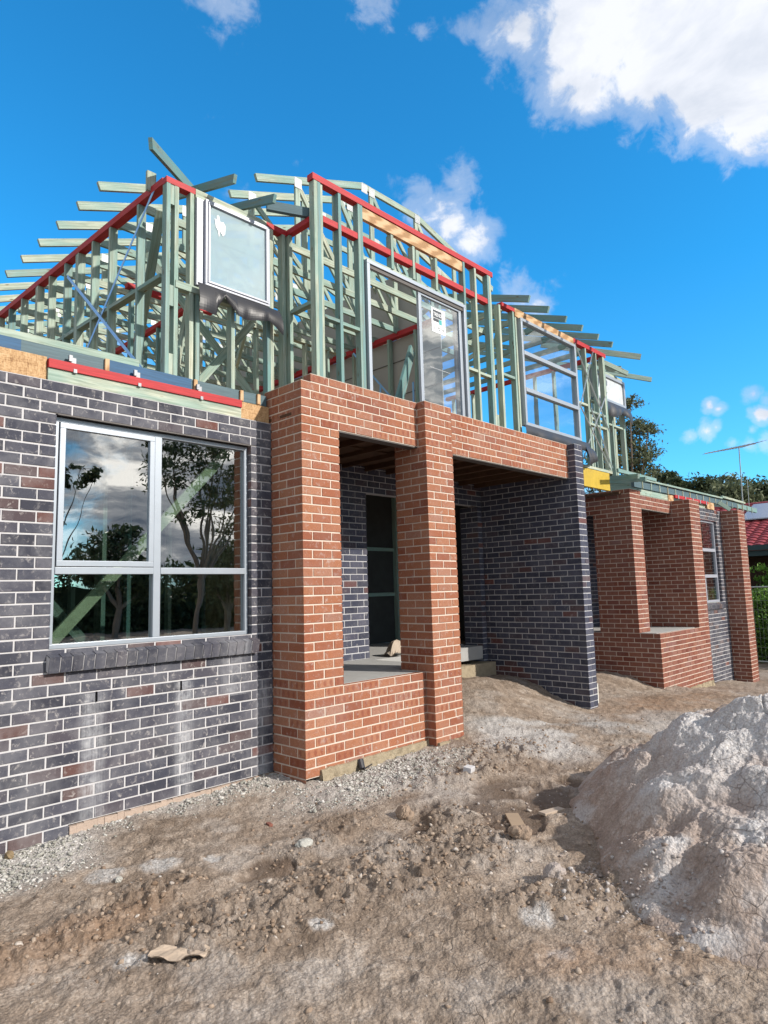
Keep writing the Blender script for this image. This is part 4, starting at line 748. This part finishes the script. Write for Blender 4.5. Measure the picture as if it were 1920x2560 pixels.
# ------------------------------------------------------------------ sand pile
PCX, PCY = 1.75, -4.05
def pile_h(x, y):
    dx = x - PCX; dy = y - PCY; an = np.arctan2(dy, dx); rad = np.hypot(dx, dy)
    Rm = np.interp(np.degrees(an) % 360, [0, 45, 75, 98, 120, 147, 165, 180, 195, 215, 250, 300, 360], [2.2, 2.0, 1.85, 1.75, 1.66, 1.74, 2.08, 2.38, 2.50, 2.38, 2.1, 2.05, 2.2]) + .16 * (fbm(np.cos(an) * 2.5 + 9, np.sin(an) * 2.5 + 9, 91, 3) - .5) * 2
    s = np.clip(rad / Rm, 0, 1.5); prof = np.where(s < 1, (1 - s) ** .92 * .96 + .10 * np.sin(np.clip(s, 0, 1) * math.pi), -(s - 1) * .8)
    h = prof * .90
    w = x + .25 * fbm(x * 1.3, y * 1.3, 96, 3); v_ = y + .25 * fbm(x * 1.3 + 5, y * 1.3, 97, 3)
    gul = bill(w * 1.25 + 3, v_ * 1.25, 92, 3)
    act = np.clip((1.05 - s) * 4, 0, 1)
    h = h + act * (.34 * (gul - .34) + .10 * (fbm(x * 3.2, y * 3.2, 93, 4) - .5) - .05 * (bill(x * 5, y * 5, 94, 4) - .3) - .018 * (bill(x * 21, y * 21, 95, 3) - .3) + .012 * (fbm(x * 60, y * 60, 89, 2) - .5))
    cr = np.abs(vnoise(w * 1.7, v_ * 1.7, 98) - .5); h = h - .035 * np.exp(-(cr / .008) ** 2) * act * np.clip((.55 - s) * 6, 0, 1)
    return h, s, gul
xs_ = np.linspace(-1.1, 4.7, 860); ys_ = np.linspace(-6.8, -1.6, 800); PX, PY = np.meshgrid(xs_, ys_, indexing='ij'); ph, sS, gul = pile_h(PX, PY)
PZ = np.minimum(-3.42 + ph, 10); PZ = np.where(sS > 1.0, np.minimum(PZ, -3.5 - (sS - 1)), PZ)
zc = np.stack([np.clip(np.clip((PZ + 3.22) * 2.2, 0, 1) * np.clip((fbm(PX * 1.5, PY * 1.5, 99, 4) - .40) * 7, 0, 1) + np.clip((fbm(PX * 2.6, PY * 2.6, 100, 4) - .57) * 9, 0, 1) * .8, 0, .95), np.clip((sS - .85) * 4, 0, 1) * .35 * fbm(PX * 3, PY * 3, 90, 3), np.clip((.26 - gul) * 3, 0, 1) * .7], -1)
sp_ = grid_obj('sand_pile', PX, PY, PZ, M_sand, zc); tag(sp_, 'big cracked mound of pale pinkish grey sand at the right edge', 'sand pile')
def top_h(x, y):
    h = Hg(x, y); p, s, g = pile_h(x, y); return np.where(s < 1, np.maximum(h, -3.42 + p), h)
# ------------------------------------------------------------------ loose stones
PHI = (1 + 5 ** .5) / 2
IV = np.array([(-1, PHI, 0), (1, PHI, 0), (-1, -PHI, 0), (1, -PHI, 0), (0, -1, PHI), (0, 1, PHI), (0, -1, -PHI), (0, 1, -PHI), (PHI, 0, -1), (PHI, 0, 1), (-PHI, 0, -1), (-PHI, 0, 1)]) / 1.9
IF = np.array([(0, 11, 5), (0, 5, 1), (0, 1, 7), (0, 7, 10), (0, 10, 11), (1, 5, 9), (5, 11, 4), (11, 10, 2), (10, 7, 6), (7, 1, 8), (3, 9, 4), (3, 4, 2), (3, 2, 6), (3, 6, 8), (3, 8, 9), (4, 9, 5), (2, 4, 11), (6, 2, 10), (8, 6, 7), (9, 8, 1)])
def rocks(name, x, y, r, mat, flat=.65, sink=.25):
    n = len(x); z = top_h(x, y) + r * flat * (1 - 2 * sink) * .6
    V = IV[None] * (1 + rng.uniform(-.42, .42, (n, 12, 1))) + rng.uniform(-.18, .18, (n, 12, 3)) ; sc = np.stack([r * rng.uniform(.7, 1.4, n), r * rng.uniform(.7, 1.2, n), r * flat * rng.uniform(.7, 1.2, n)], -1)
    V = V * sc[:, None, :]; a = rng.uniform(0, 6.28, n); ca, sa = np.cos(a)[:, None], np.sin(a)[:, None]; t = rng.uniform(-.5, .5, n); ct, st = np.cos(t)[:, None], np.sin(t)[:, None]
    x1 = V[..., 0] * ct - V[..., 2] * st; z1 = V[..., 0] * st + V[..., 2] * ct; xx = x1 * ca - V[..., 1] * sa; yy = x1 * sa + V[..., 1] * ca
    W = np.stack([xx + x[:, None], yy + y[:, None], z1 + z[:, None]], -1).reshape(-1, 3); F = (IF[None] + 12 * np.arange(n)[:, None, None]).reshape(-1, 3)
    me = bpy.data.meshes.new(name); me.vertices.add(len(W)); me.vertices.foreach_set('co', W.ravel().astype(np.float32)); me.loops.add(F.size); me.loops.foreach_set('vertex_index', F.ravel().astype(np.int32)); me.polygons.add(len(F)); me.polygons.foreach_set('loop_start', np.arange(0, F.size, 3, dtype=np.int32)); me.polygons.foreach_set('loop_total', np.full(len(F), 3, np.int32))
    ca_ = me.color_attributes.new('rnd', 'FLOAT_COLOR', 'POINT'); q = np.repeat(np.stack([rng.random(n), rng.random(n), rng.random(n), np.ones(n)], -1), 12, 0); ca_.data.foreach_set('color', q.ravel().astype(np.float32))
    me.update(calc_edges=True); me.materials.append(mat); o = bpy.data.objects.new(name, me); S.collection.objects.link(o); return o
def rock_mat(name, stops):
    m, t, b = material(name, .9, .2); at = t.n('ShaderNodeSeparateColor', {0: t.n('ShaderNodeAttribute', attribute_name='rnd').outputs['Color']}); pos = t.n('ShaderNodeNewGeometry').outputs['Position']
    base = t.ramp(at.outputs[0], stops); base = t.mix(t.ramp(t.noise(pos, 120, 4, .7), [(.35, .5), (.6, 0.0)]), base, tuple(x * .5 for x in stops[0][1])); L(t, base, b.inputs['Base Color']); L(t, t.bump(t.noise(pos, 180, 3), .002), b.inputs['Normal']); return m
M_grav = rock_mat('pale_crushed_gravel', [(0, (.27, .26, .225)), (.4, (.42, .41, .37)), (.75, (.54, .52, .485)), (1, (.66, .63, .60))])
M_clod = rock_mat('dry_soil_clods', [(0, (.20, .135, .092)), (.5, (.34, .255, .19)), (.92, (.42, .34, .27)), (1, (.56, .52, .48))])
M_crumb = rock_mat('sand_crumbs', [(0, (.28, .22, .19)), (.5, (.40, .35, .32)), (1, (.55, .52, .50))])
N = 42000; x = rng.uniform(-3.6, 2.4, N); y = rng.uniform(-1.9, -.01, N); k = rng.random(N) < gravel_m(x, y) ** 1.6 * (.25 + .75 * (fbm(x * 4, y * 4, 63, 3) > .42)); x = x[k]; y = y[k]
k = ~((x > -.02) & (x < 2.2) & (y > -.51)) ; x = x[k]; y = y[k]
gv = rocks('gravel', x, y, rng.uniform(.0035, .011, len(x)) * (1 + .9 * (rng.random(len(x)) > .88)), M_grav); gv['kind'] = 'stuff'; gv['label'] = 'pale grey green crushed gravel along the foot of the walls'; gv['category'] = 'gravel'
N = 110000; x = rng.uniform(-4.5, 5.0, N); y = rng.uniform(-5.2, -.6, N); cmv = clod_m(x, y); k = (rng.random(N) < .025 + .38 * cmv) & (np.hypot(x - CX, y - CY) > 1.0) & (pile_h(x, y)[1] > .98); x = x[k]; y = y[k]
cl_ = rocks('soil_clods', x, y, .0025 + .016 * rng.random(len(x)) ** 5 + .006 * (rng.random(len(x)) > .96), M_clod, .75, .42); cl_['kind'] = 'stuff'; cl_['label'] = 'brown lumps of dry soil scattered over the site'; cl_['category'] = 'soil'
N = 9000; a = rng.uniform(0, 6.28, N); rd = rng.normal(1.0, .09, N) * 2.05; x = PCX + rd * np.cos(a); y = PCY + rd * np.sin(a) * .95; dn_ = np.clip(spot(x, y, -.25, -3.55, .8, .6) * 1.1 + .06, 0, 1); k = (rng.random(N) < dn_) & (np.hypot(x - CX, y - CY) > 1.2); x = x[k]; y = y[k]
cr_ = rocks('sand_crumbs', x, y, .003 + .015 * rng.random(len(x)) ** 4, M_crumb, .8, .35); cr_['kind'] = 'stuff'; cr_['label'] = 'pale crumbs of sand fallen around the mound'; cr_['category'] = 'sand'
# single stones and scraps
def one_rock(name, x, y, r, mat, label, cat, flat=.7, group=None):
    import bmesh
    bm = bmesh.new(); bmesh.ops.create_icosphere(bm, subdivisions=4, radius=1); sd_ = random.randint(0, 99)
    for v in bm.verts:
        a = np.array([v.co.x * 1.3 + 5]); b = np.array([v.co.y * 1.3 + v.co.z * 1.1 + 5]); k = .55 + .9 * float(fbm(a, b, sd_, 4)[0]) + .25 * float(bill(a * 2.5, b * 2.5, sd_ + 5, 3)[0])
        v.co = Vector((v.co.x * 1.25, v.co.y * .9, max(v.co.z, -.5) * flat)) * (k * r)
    me = bpy.data.meshes.new(name); bm.to_mesh(me); bm.free(); ca = me.color_attributes.new('rnd', 'FLOAT_COLOR', 'POINT'); ca.data.foreach_set('color', [.45, .5, .5, 1.0] * len(me.vertices)); me.materials.append(mat)
    o = bpy.data.objects.new(name, me); S.collection.objects.link(o); o.location = (x, y, float(top_h(np.array([x]), np.array([y]))[0]) + r * flat * .35); o.rotation_euler = (0, 0, random.uniform(0, 6))
    return tag(o, label, cat, group)
one_rock('stone', -.93, -1.60, .042, M_grav, 'smooth grey stone lying alone in the middle of the bare soil', 'stone', .6)
one_rock('stone', -2.29, -.10, .03, plain('brown_stone', (.22, .16, .09), .8), 'small brown stone against the foot of the charcoal wall', 'stone', .9)
one_rock('soil_lump', -.05, -1.72, .06, M_clod, 'dark soil lump beside the damp patch', 'soil lump', .9)
one_rock('stone', -1.98, -1.10, .022, M_grav, 'whitish stone at the edge of the gravel under the window', 'stone', .7)
one_rock('soil_lump', -.28, -3.12, .06, M_crumb, 'large crumbly lump at the toe of the sand mound', 'soil lump', .8)
one_rock('soil_lump', .12, -2.62, .06, M_clod, 'brown lump between the damp hollow and the sand mound', 'soil lump', .8)
def at_ground(x, y): return float(top_h(np.array([x]), np.array([y]))[0])
def slab(name, x, y, sx_, sy_, sz, rot, mat, label, cat, lift=0.0, tilt=0.0, bev=.003):
    mb = MB(); mb.box(-sx_ / 2, sx_ / 2, -sy_ / 2, sy_ / 2, 0, sz, 0, (.3, .4, .4)); o = mb.build(name, mat, bevel=bev); o.location = (x, y, at_ground(x, y) - .006 + lift); o.rotation_euler = (tilt, .03, rot); return tag(o, label, cat)
slab('brick_piece', 1.02, -1.52, .11, .075, .045, .3, M_mortw, 'broken block with a white face lying in front of the middle pier', 'broken brick', tilt=.12)
slab('brick_piece', -.78, -1.0, .07, .03, .02, 1.3, M_redf, 'red brick chip lying on the gravel edge near the window', 'broken brick')
slab('timber_offcut', .38, -2.42, .36, .10, .02, .75, plain('dusty_plank', (.34, .25, .17), .9), 'dusty plank lying across the damp hollow', 'timber offcut', .02)
slab('timber_offcut', .72, -2.52, .22, .07, .02, -.2, plain('pale_offcut', (.42, .34, .27), .9), 'short pale offcut next to the dusty plank by the mound', 'timber offcut', .01)
def sheet(name, x, y, sx_, sy_, rot, mat, label, cat, amp=.02, seed=1, h0=.0, tall=0.0):
    mb = MB(); rr_ = random.Random(seed); G = {}; n_ = 12
    for i in range(n_ + 1):
        for j in range(n_ + 1):
            u, v = i / n_ - .5, j / n_ - .5; z = amp * (math.sin(u * 9 + seed) * math.cos(v * 7) + abs(math.sin(u * 5 + v * 6)) * 1.2) + tall * (1 - abs(u) * 2) * (1 - abs(v) * 1.6) + rr_.uniform(-.2, .2) * amp
            wsh = 1 - .35 * abs(v) * rr_.uniform(.8, 1.2); px_, py_ = u * sx_ * wsh, v * sy_ * (1 - .5 * abs(u)); G[i, j] = (px_, py_, max(z, 0) + .004)
    for i in range(n_):
        for j in range(n_):
            q = [G[i, j], G[i + 1, j], G[i + 1, j + 1], G[i, j + 1]]; mb.face(q); mb.face([(p[0], p[1], p[2] - .003) for p in q[::-1]])
    o = mb.build(name, mat); o.location = (x, y, h0 if h0 else at_ground(x, y)); o.rotation_euler = (0, 0, rot); return tag(o, label, cat)
sheet('cardboard_scrap', -2.18, -2.20, .30, .13, -.75, plain('tan_cardboard', (.42, .33, .25), .8), 'crinkled tan cardboard scrap lying flat in the foreground soil', 'cardboard', .010, 2)
sheet('cement_sack', 3.05, 1.22, .55, .30, .4, plain('dusty_paper_sack', (.40, .33, .26), .8), 'crumpled dusty paper sack on the slab in the doorway', 'sack', .03, 4, -2.585, .22)
mb = MB(); mb.tube((0, 0, -.1), (.01, 0, .27), .028, .028, 14); mb.tube((.01, 0, .27), (.01, 0, .275), .031, .031, 14); o = mb.build('drain_pipe', M_pvc, smooth=False); o.location = (5.52, -.50, at_ground(5.52, -.50)); tag(o, 'white plastic pipe stub standing at the foot of the wing wall', 'pipe')
mb = MB(); mb.tube((0, 0, 0), (.02, .05, .07), .03, .035, 10); mb.tube((0, -.02, 0), (.16, .03, .008), .008, .006, 6); o = mb.build('conduit_end', M_black); o.location = (.62, -.56, at_ground(.62, -.56) + .03); tag(o, 'dark bent conduit end poking out beside the porch footing', 'conduit')
# ================================================================== trees and hedge
def leaf_mat(name, a, b_, tr=.25):
    m, t, b = material(name, .6, .25); at = t.n('ShaderNodeSeparateColor', {0: t.n('ShaderNodeAttribute', attribute_name='rnd').outputs['Color']}); L(t, t.mix(at.outputs[0], a, b_), b.inputs['Base Color'])
    out = m.node_tree.nodes['Material Output']; tl = t.n('ShaderNodeBsdfTranslucent'); L(t, t.mix(at.outputs[0], a, b_), tl.inputs[0]); mx = t.n('ShaderNodeMixShader', {0: tr, 1: b.outputs[0], 2: tl.outputs[0]}); L(t, mx.outputs[0], out.inputs[0]); return m
M_gum = leaf_mat('gum_leaves', (.05, .07, .038), (.17, .19, .10)); M_dkl = leaf_mat('dark_leaves', (.025, .042, .02), (.09, .115, .05)); M_hedge = leaf_mat('hedge_leaves', (.06, .15, .02), (.22, .38, .07)); M_bark = plain('pale_bark', (.22, .18, .14), .9, .1, nz=.3, ns=3)
def leaves(pts_c, size, mat, name, parent):
    n = len(pts_c); a = rng.normal(size=(n, 3)); a /= np.linalg.norm(a, axis=1)[:, None]; b = np.cross(a, rng.normal(size=(n, 3))); b /= np.linalg.norm(b, axis=1)[:, None]
    s = size * rng.uniform(.6, 1.4, n)[:, None]; V = np.stack([pts_c - a * s, pts_c + b * s * .38, pts_c + a * s, pts_c - b * s * .38], 1).reshape(-1, 3); F = np.arange(4 * n, dtype=np.int32)
    me = bpy.data.meshes.new(name); me.vertices.add(len(V)); me.vertices.foreach_set('co', V.ravel().astype(np.float32)); me.loops.add(4 * n); me.loops.foreach_set('vertex_index', F); me.polygons.add(n); me.polygons.foreach_set('loop_start', np.arange(0, 4 * n, 4, dtype=np.int32)); me.polygons.foreach_set('loop_total', np.full(n, 4, np.int32))
    ca_ = me.color_attributes.new('rnd', 'FLOAT_COLOR', 'POINT'); q = np.repeat(np.concatenate([rng.random((n, 3)), np.ones((n, 1))], 1), 4, 0); ca_.data.foreach_set('color', q.ravel().astype(np.float32)); me.update(calc_edges=True); me.materials.append(mat)
    o = bpy.data.objects.new(name, me); S.collection.objects.link(o); attach(o, parent); return o
def tree(loc, blobs, label, nleaf, lsize, mat, trunk_r=.18, group=None, clump=.45, name='gum_tree', dens=60):
    # blobs: (dx,dy,z,r) crown clumps relative to loc ; limbs run from trunk to each
    T = thing(name, label, 'tree', loc, group); mb = MB(); base = Vector(loc); zt = max(b[2] for b in blobs); fork = base + Vector((.1, .1, min(b[2] for b in blobs) * .55))
    mb.tube(base - Vector((0, 0, .5)), fork, trunk_r, trunk_r * .7, 8); cents = []
    tot = sum(b[3] ** 2 for b in blobs)
    for (dx, dy, z, r) in blobs:
        tgt = base + Vector((dx, dy, z)); p = fork; mid = fork.lerp(tgt, .5) + Vector((random.uniform(-.3, .3), random.uniform(-.3, .3), random.uniform(-.1, .3))); mb.tube(p, mid, trunk_r * .5, trunk_r * .3, 6); mb.tube(mid, tgt, trunk_r * .3, trunk_r * .12, 5)
        nc = max(6, int(r * r * 14))
        for q in range(nc):
            d = Vector((random.gauss(0, 1), random.gauss(0, 1), random.gauss(0, 1))).normalized() * r * random.uniform(.35, 1.05); d.z *= .7; e = tgt + d; mb.tube(tgt.lerp(e, .1), e, trunk_r * .08, trunk_r * .03, 4, caps=False); cents.append((e, r))
    mb.build('trunk', M_bark, T); per = max(6, nleaf // len(cents)); P = []
    for e, r in cents:
        s = clump * random.uniform(.5, 1.15) * min(1, r); g = rng.normal(size=(per, 3)) * np.array([s, s, s * .45]) * .55 + np.array(e); P.append(g)
    leaves(np.concatenate(P), lsize, mat, 'crown', T); return T
def at_dir(u, v, dist):
    d = pray(u, v); hz = math.hypot(d.x, d.y); return Vector((CX + d.x / hz * dist, CY + d.y / hz * dist, CZ + d.z / hz * dist))
def tree_px(clumps, dist, label, nleaf, lsize, mat, tr=.2, group=None, clump=.6, gz=-4.3, name='gum_tree'):
    P = [(at_dir(u, v, dist + random.uniform(-1.5, 1.5)), r) for u, v, r in clumps]; cx = sum(p.x for p, _ in P) / len(P); cy = sum(p.y for p, _ in P) / len(P)
    return tree((cx, cy, gz), [(p.x - cx, p.y - cy, p.z - gz, r) for p, r in P], label, nleaf, lsize, mat, tr, group, clump, name)
tree_px([(1575, 1010, .9), (1565, 1060, 1.0), (1600, 1080, 1.3), (1620, 1075, .8), (1590, 1140, 1.5), (1560, 1180, 1.4), (1610, 1150, 1.0), (1540, 1120, 1.3), (1600, 1195, 1.2), (1625, 1180, .8), (1500, 1150, 1.5), (1540, 1225, 1.3), (1480, 1200, 1.3), (1560, 1100, 1.0)], 42, 'tall open gum tree rising behind the right end of the timber frame', 12000, .10, M_gum, .26, clump=.50)
tree_px([(1665, 1193, 1.1), (1640, 1198, .7), (1690, 1205, .8)], 70, 'small flat topped tree just right of the tall gum', 1500, .22, M_dkl, .2, 'trees on the skyline', .8)
tree_px([(1760, 1212, 1.3), (1740, 1222, .9), (1785, 1225, .9), (1755, 1235, 1.0)], 72, 'flat topped dark tree left of the aerial mast', 2200, .22, M_dkl, .2, 'trees on the skyline', .8)
tree_px([(1702, 1213, .8), (1715, 1225, .8), (1690, 1228, .6)], 75, 'tiny rounded tree between the two flat topped ones', 1200, .22, M_dkl, .2, 'trees on the skyline', .7)
tree_px([(1815, 1215, 1.1), (1835, 1235, 1.5), (1800, 1245, 1.6), (1855, 1225, 1.2), (1830, 1265, 1.8), (1785, 1268, 1.5), (1862, 1262, 1.4)], 62, 'olive green tree behind the aerial mast', 5500, .20, M_gum, .25, 'trees on the skyline', .9)
tree_px([(1890, 1225, 1.3), (1915, 1240, 1.4), (1880, 1255, 1.5), (1905, 1275, 1.6), (1935, 1235, 1.5), (1950, 1260, 1.6), (1880, 1285, 1.2)], 66, 'darker tree at the right edge above the tiled roof', 5000, .20, M_dkl, .25, 'trees on the skyline', .9)
tree_px([(1745, 1255, 1.2), (1720, 1262, 1.2), (1765, 1275, 1.2), (1690, 1262, 1.0)], 80, 'low scrubby tree behind the eave boards', 2200, .22, M_gum, .2, 'trees on the skyline', .9)
# street side trees (mirrored in the window glass)
tree((9.3, -17.2, -3.7), [(0, 0, 7.3, 1.3), (-1.2, .3, 6.4, 1.2), (1.3, .2, 6.6, 1.3), (.2, .6, 5.6, 1.4), (-.9, -.4, 8.0, 1.0), (1.5, -.3, 7.9, 1.0), (-1.8, 0, 7.3, .8), (2.2, .3, 5.6, 1.1), (.6, .2, 8.5, .9), (1.6, 0, 4.9, .9), (2.6, 0, 7.0, 1.0)], 'broad leafy street tree behind the viewer, mirrored in the window', 7000, .085, M_dkl, .13, clump=.40, name='street_tree')
tree((4.6, -19.2, -3.7), [(0, 0, 9.0, .5), (1.0, .2, 6.7, .7), (.3, .1, 6.3, .4), (.0, 0, 4.9, .6), (1.5, 0, 6.5, .4)], 'slender sparse street tree behind the viewer', 1800, .09, M_dkl, .07, clump=.35, name='street_tree')
tree((10.5, -27, -3.8), [(0, 0, 4.6, 1.2), (1.4, 0, 3.0, 1.4), (-1.2, 0, 3.4, 1.0), (.3, 0, 5.4, .7)], 'dense low tree across the street', 4000, .16, M_dkl, .2, clump=.7, name='street_tree')
tree((15.5, -25, -3.8), [(0, 0, 3.0, 1.8), (2, 0, 2.4, 1.6), (-2, 0, 3.2, 1.3), (.4, 0, 4.2, 1.4)], 'rounded tree across the street further right', 4000, .16, M_dkl, .2, clump=.8, name='street_tree')
T = thing('street_hedge', 'long dark screen of shrubs across the street behind the viewer', 'hedge', (8, -32, -4.0)); n = 22000
P = np.stack([rng.uniform(-12, 34, n), -32 + rng.normal(size=n) * .5, rng.uniform(-4.0, -.2, n)], -1); P[:, 2] += .9 * np.sin(P[:, 0] * .7) * (P[:, 2] > -2) + .5 * np.sin(P[:, 0] * 1.9) * (P[:, 2] > -2); leaves(P, .20, M_dkl, 'foliage', T)
mb = MB(); mb.box(-12, 34, -32.8, -32.3, -4.2, -1.0); mb.build('hedge_core', M_dkl, T)
# hedge and mesh fence on the boundary
T = thing('hedge', 'clipped green hedge behind the wire mesh fence at the right edge', 'hedge', (18.1, 0, -4.2)); n = 26000
P = np.stack([18.1 + .35 * rng.normal(size=n) * .6, rng.uniform(-5, 6, n), rng.uniform(-4.15, -1.95, n)], -1); P[:, 0] += .18 * np.sin(P[:, 1] * 3) + .1 * np.sin(P[:, 2] * 7); P[:, 2] += .12 * np.sin(P[:, 1] * 5); leaves(P, .055, M_hedge, 'foliage', T)
mb = MB(); mb.box(18.45, 18.7, -5, 6, -4.2, -2.3); mb.build('hedge_core', M_dkl, T)
tree((19.3, .75, -4.2), [(0, 0, 2.6, .55), (.1, .4, 2.1, .5), (0, -.3, 2.2, .5), (0, .1, 1.7, .5)], 'light green shrub growing above the hedge in front of the neighbour wall', 2600, .06, M_hedge, .05, clump=.4, name='shrub')
T = thing('mesh_fence', 'grey wire mesh boundary fence with top and bottom rails', 'fence', (17, 0, -4.2))
for z in (-1.86, -3.93): mb = MB(); mb.tube((17, -5, z), (17, 6, z), .022, .022, 6); mb.build('rail', M_galv, T)
for y in (-4, -1.2, 1.6, 4.4): mb = MB(); mb.tube((17, y, -4.3), (17, y, -1.8), .025, .025, 6); mb.build('post', M_galv, T)
mb = MB()
for i in range(110): mb.beam((17, -5 + i * .1, -3.93), (17, -5 + i * .1, -1.86), .0025, .0025)
for i in range(8): mb.beam((17.003, -5, -3.8 + i * .26), (17.003, 6, -3.8 + i * .26), .004, .004)
mb.build('wire_mesh', M_galv, T)
# neighbour house
T = thing('neighbour_house', 'low neighbouring house with red tiled roof and solar panels', 'house', (20, 0, -4.2))
mb = MB(); mb.box(20, 28, -9, 9, -4.3, -.75); mb.build('wall', M_nwall, T)
mb = MB(); gz0, gx0, rx, rz = -.60, 19.45, 24.2, 1.18
rows_, per = 19, 60
for i in range(rows_):
    s0, s1 = i / rows_, (i + 1) / rows_
    for j in range(per):
        y0, y1 = -9.6 + j * .32, -9.6 + (j + 1) * .32
        for q in range(4):
            a0, a1 = y0 + .08 * q, y0 + .08 * (q + 1); hh = [0, .035, .045, .03, 0]
            xa, xb = gx0 + (rx - gx0) * s0, gx0 + (rx - gx0) * s1; za, zb = gz0 + (rz - gz0) * s0 + .04, gz0 + (rz - gz0) * s1
            mb.face([(xa, a0, za + hh[q]), (xb, a0, zb + hh[q]), (xb, a1, zb + hh[q + 1]), (xa, a1, za + hh[q + 1])][::-1]); mb.face([(xa, a0, za + hh[q]), (xa, a1, za + hh[q + 1]), (xa, a1, za - .05), (xa, a0, za - .05)])
mb.face([(rx, -9.6, rz), (29, -9.6, -.6), (29, 9.6, -.6), (rx, 9.6, rz)]); rf = mb.build('roof', M_tile, T)
mb = MB(); mb.tube((rx, -9.6, rz + .03), (rx, 9.6, rz + .03), .10, .10, 8); mb.build('ridge_cap', M_tile, rf)
mb = MB(); mb.box(19.28, 19.44, -9.6, 9.6, -.72, -.56); mb.box(19.40, 20.0, -9.6, 9.6, -.90, -.73); mb.build('gutter', M_gut, T)
sl = (rz - gz0) / (rx - gx0)
for q in range(5):
    y0 = -3.6 + q * 1.12; mb = MB(); xa, xb = 22.0, 23.85; za, zb = gz0 + (xa - gx0) * sl + .16, gz0 + (xb - gx0) * sl + .16
    mb.face([(xa, y0, za), (xa, y0 + 1.06, za), (xb, y0 + 1.06, zb), (xb, y0, zb)][::-1]); mb.face([(xa, y0, za), (xa, y0 + 1.06, za), (xa, y0 + 1.06, za - .04), (xa, y0, za - .04)], 1)
    mb.beam((xa, y0 + .02, za + .004), (xb, y0 + .02, zb + .004), .04, .01, mi=1); mb.build('solar_panel', [M_solar, M_alu], T)
A = thing('tv_aerial', 'thin television aerial on a tall mast above the tiled roof', 'aerial', tuple(at_dir(1858, 1225, 28)))
a = at_dir(1762, 1134, 27.2); b_ = at_dir(1889, 1109, 28.6); mt = at_dir(1847, 1116, 28); mbt = at_dir(1859, 1285, 28)
mb = MB(); mb.tube(mbt, mt, .022, .018, 6); mb.build('mast', M_galv, A); mb = MB(); mb.tube(a, b_, .020, .020, 6); mb.build('boom', M_galv, A)
mb = MB(); d = (b_ - a).normalized(); nrm = d.cross(Vector((0, 0, 1))).normalized()
for i in range(14): p = a.lerp(b_, .03 + i * .072); ln = .22 + .035 * i; mb.tube(p - nrm * ln, p + nrm * ln, .007, .007, 4)
mb.build('element', M_galv, A)
mb = MB(); p = at_dir(1873, 1265, 28.5); mb.tube(p, at_dir(1868, 1195, 28.5), .012, .01, 5); o = mb.build('vent_pipe', M_galv, T)
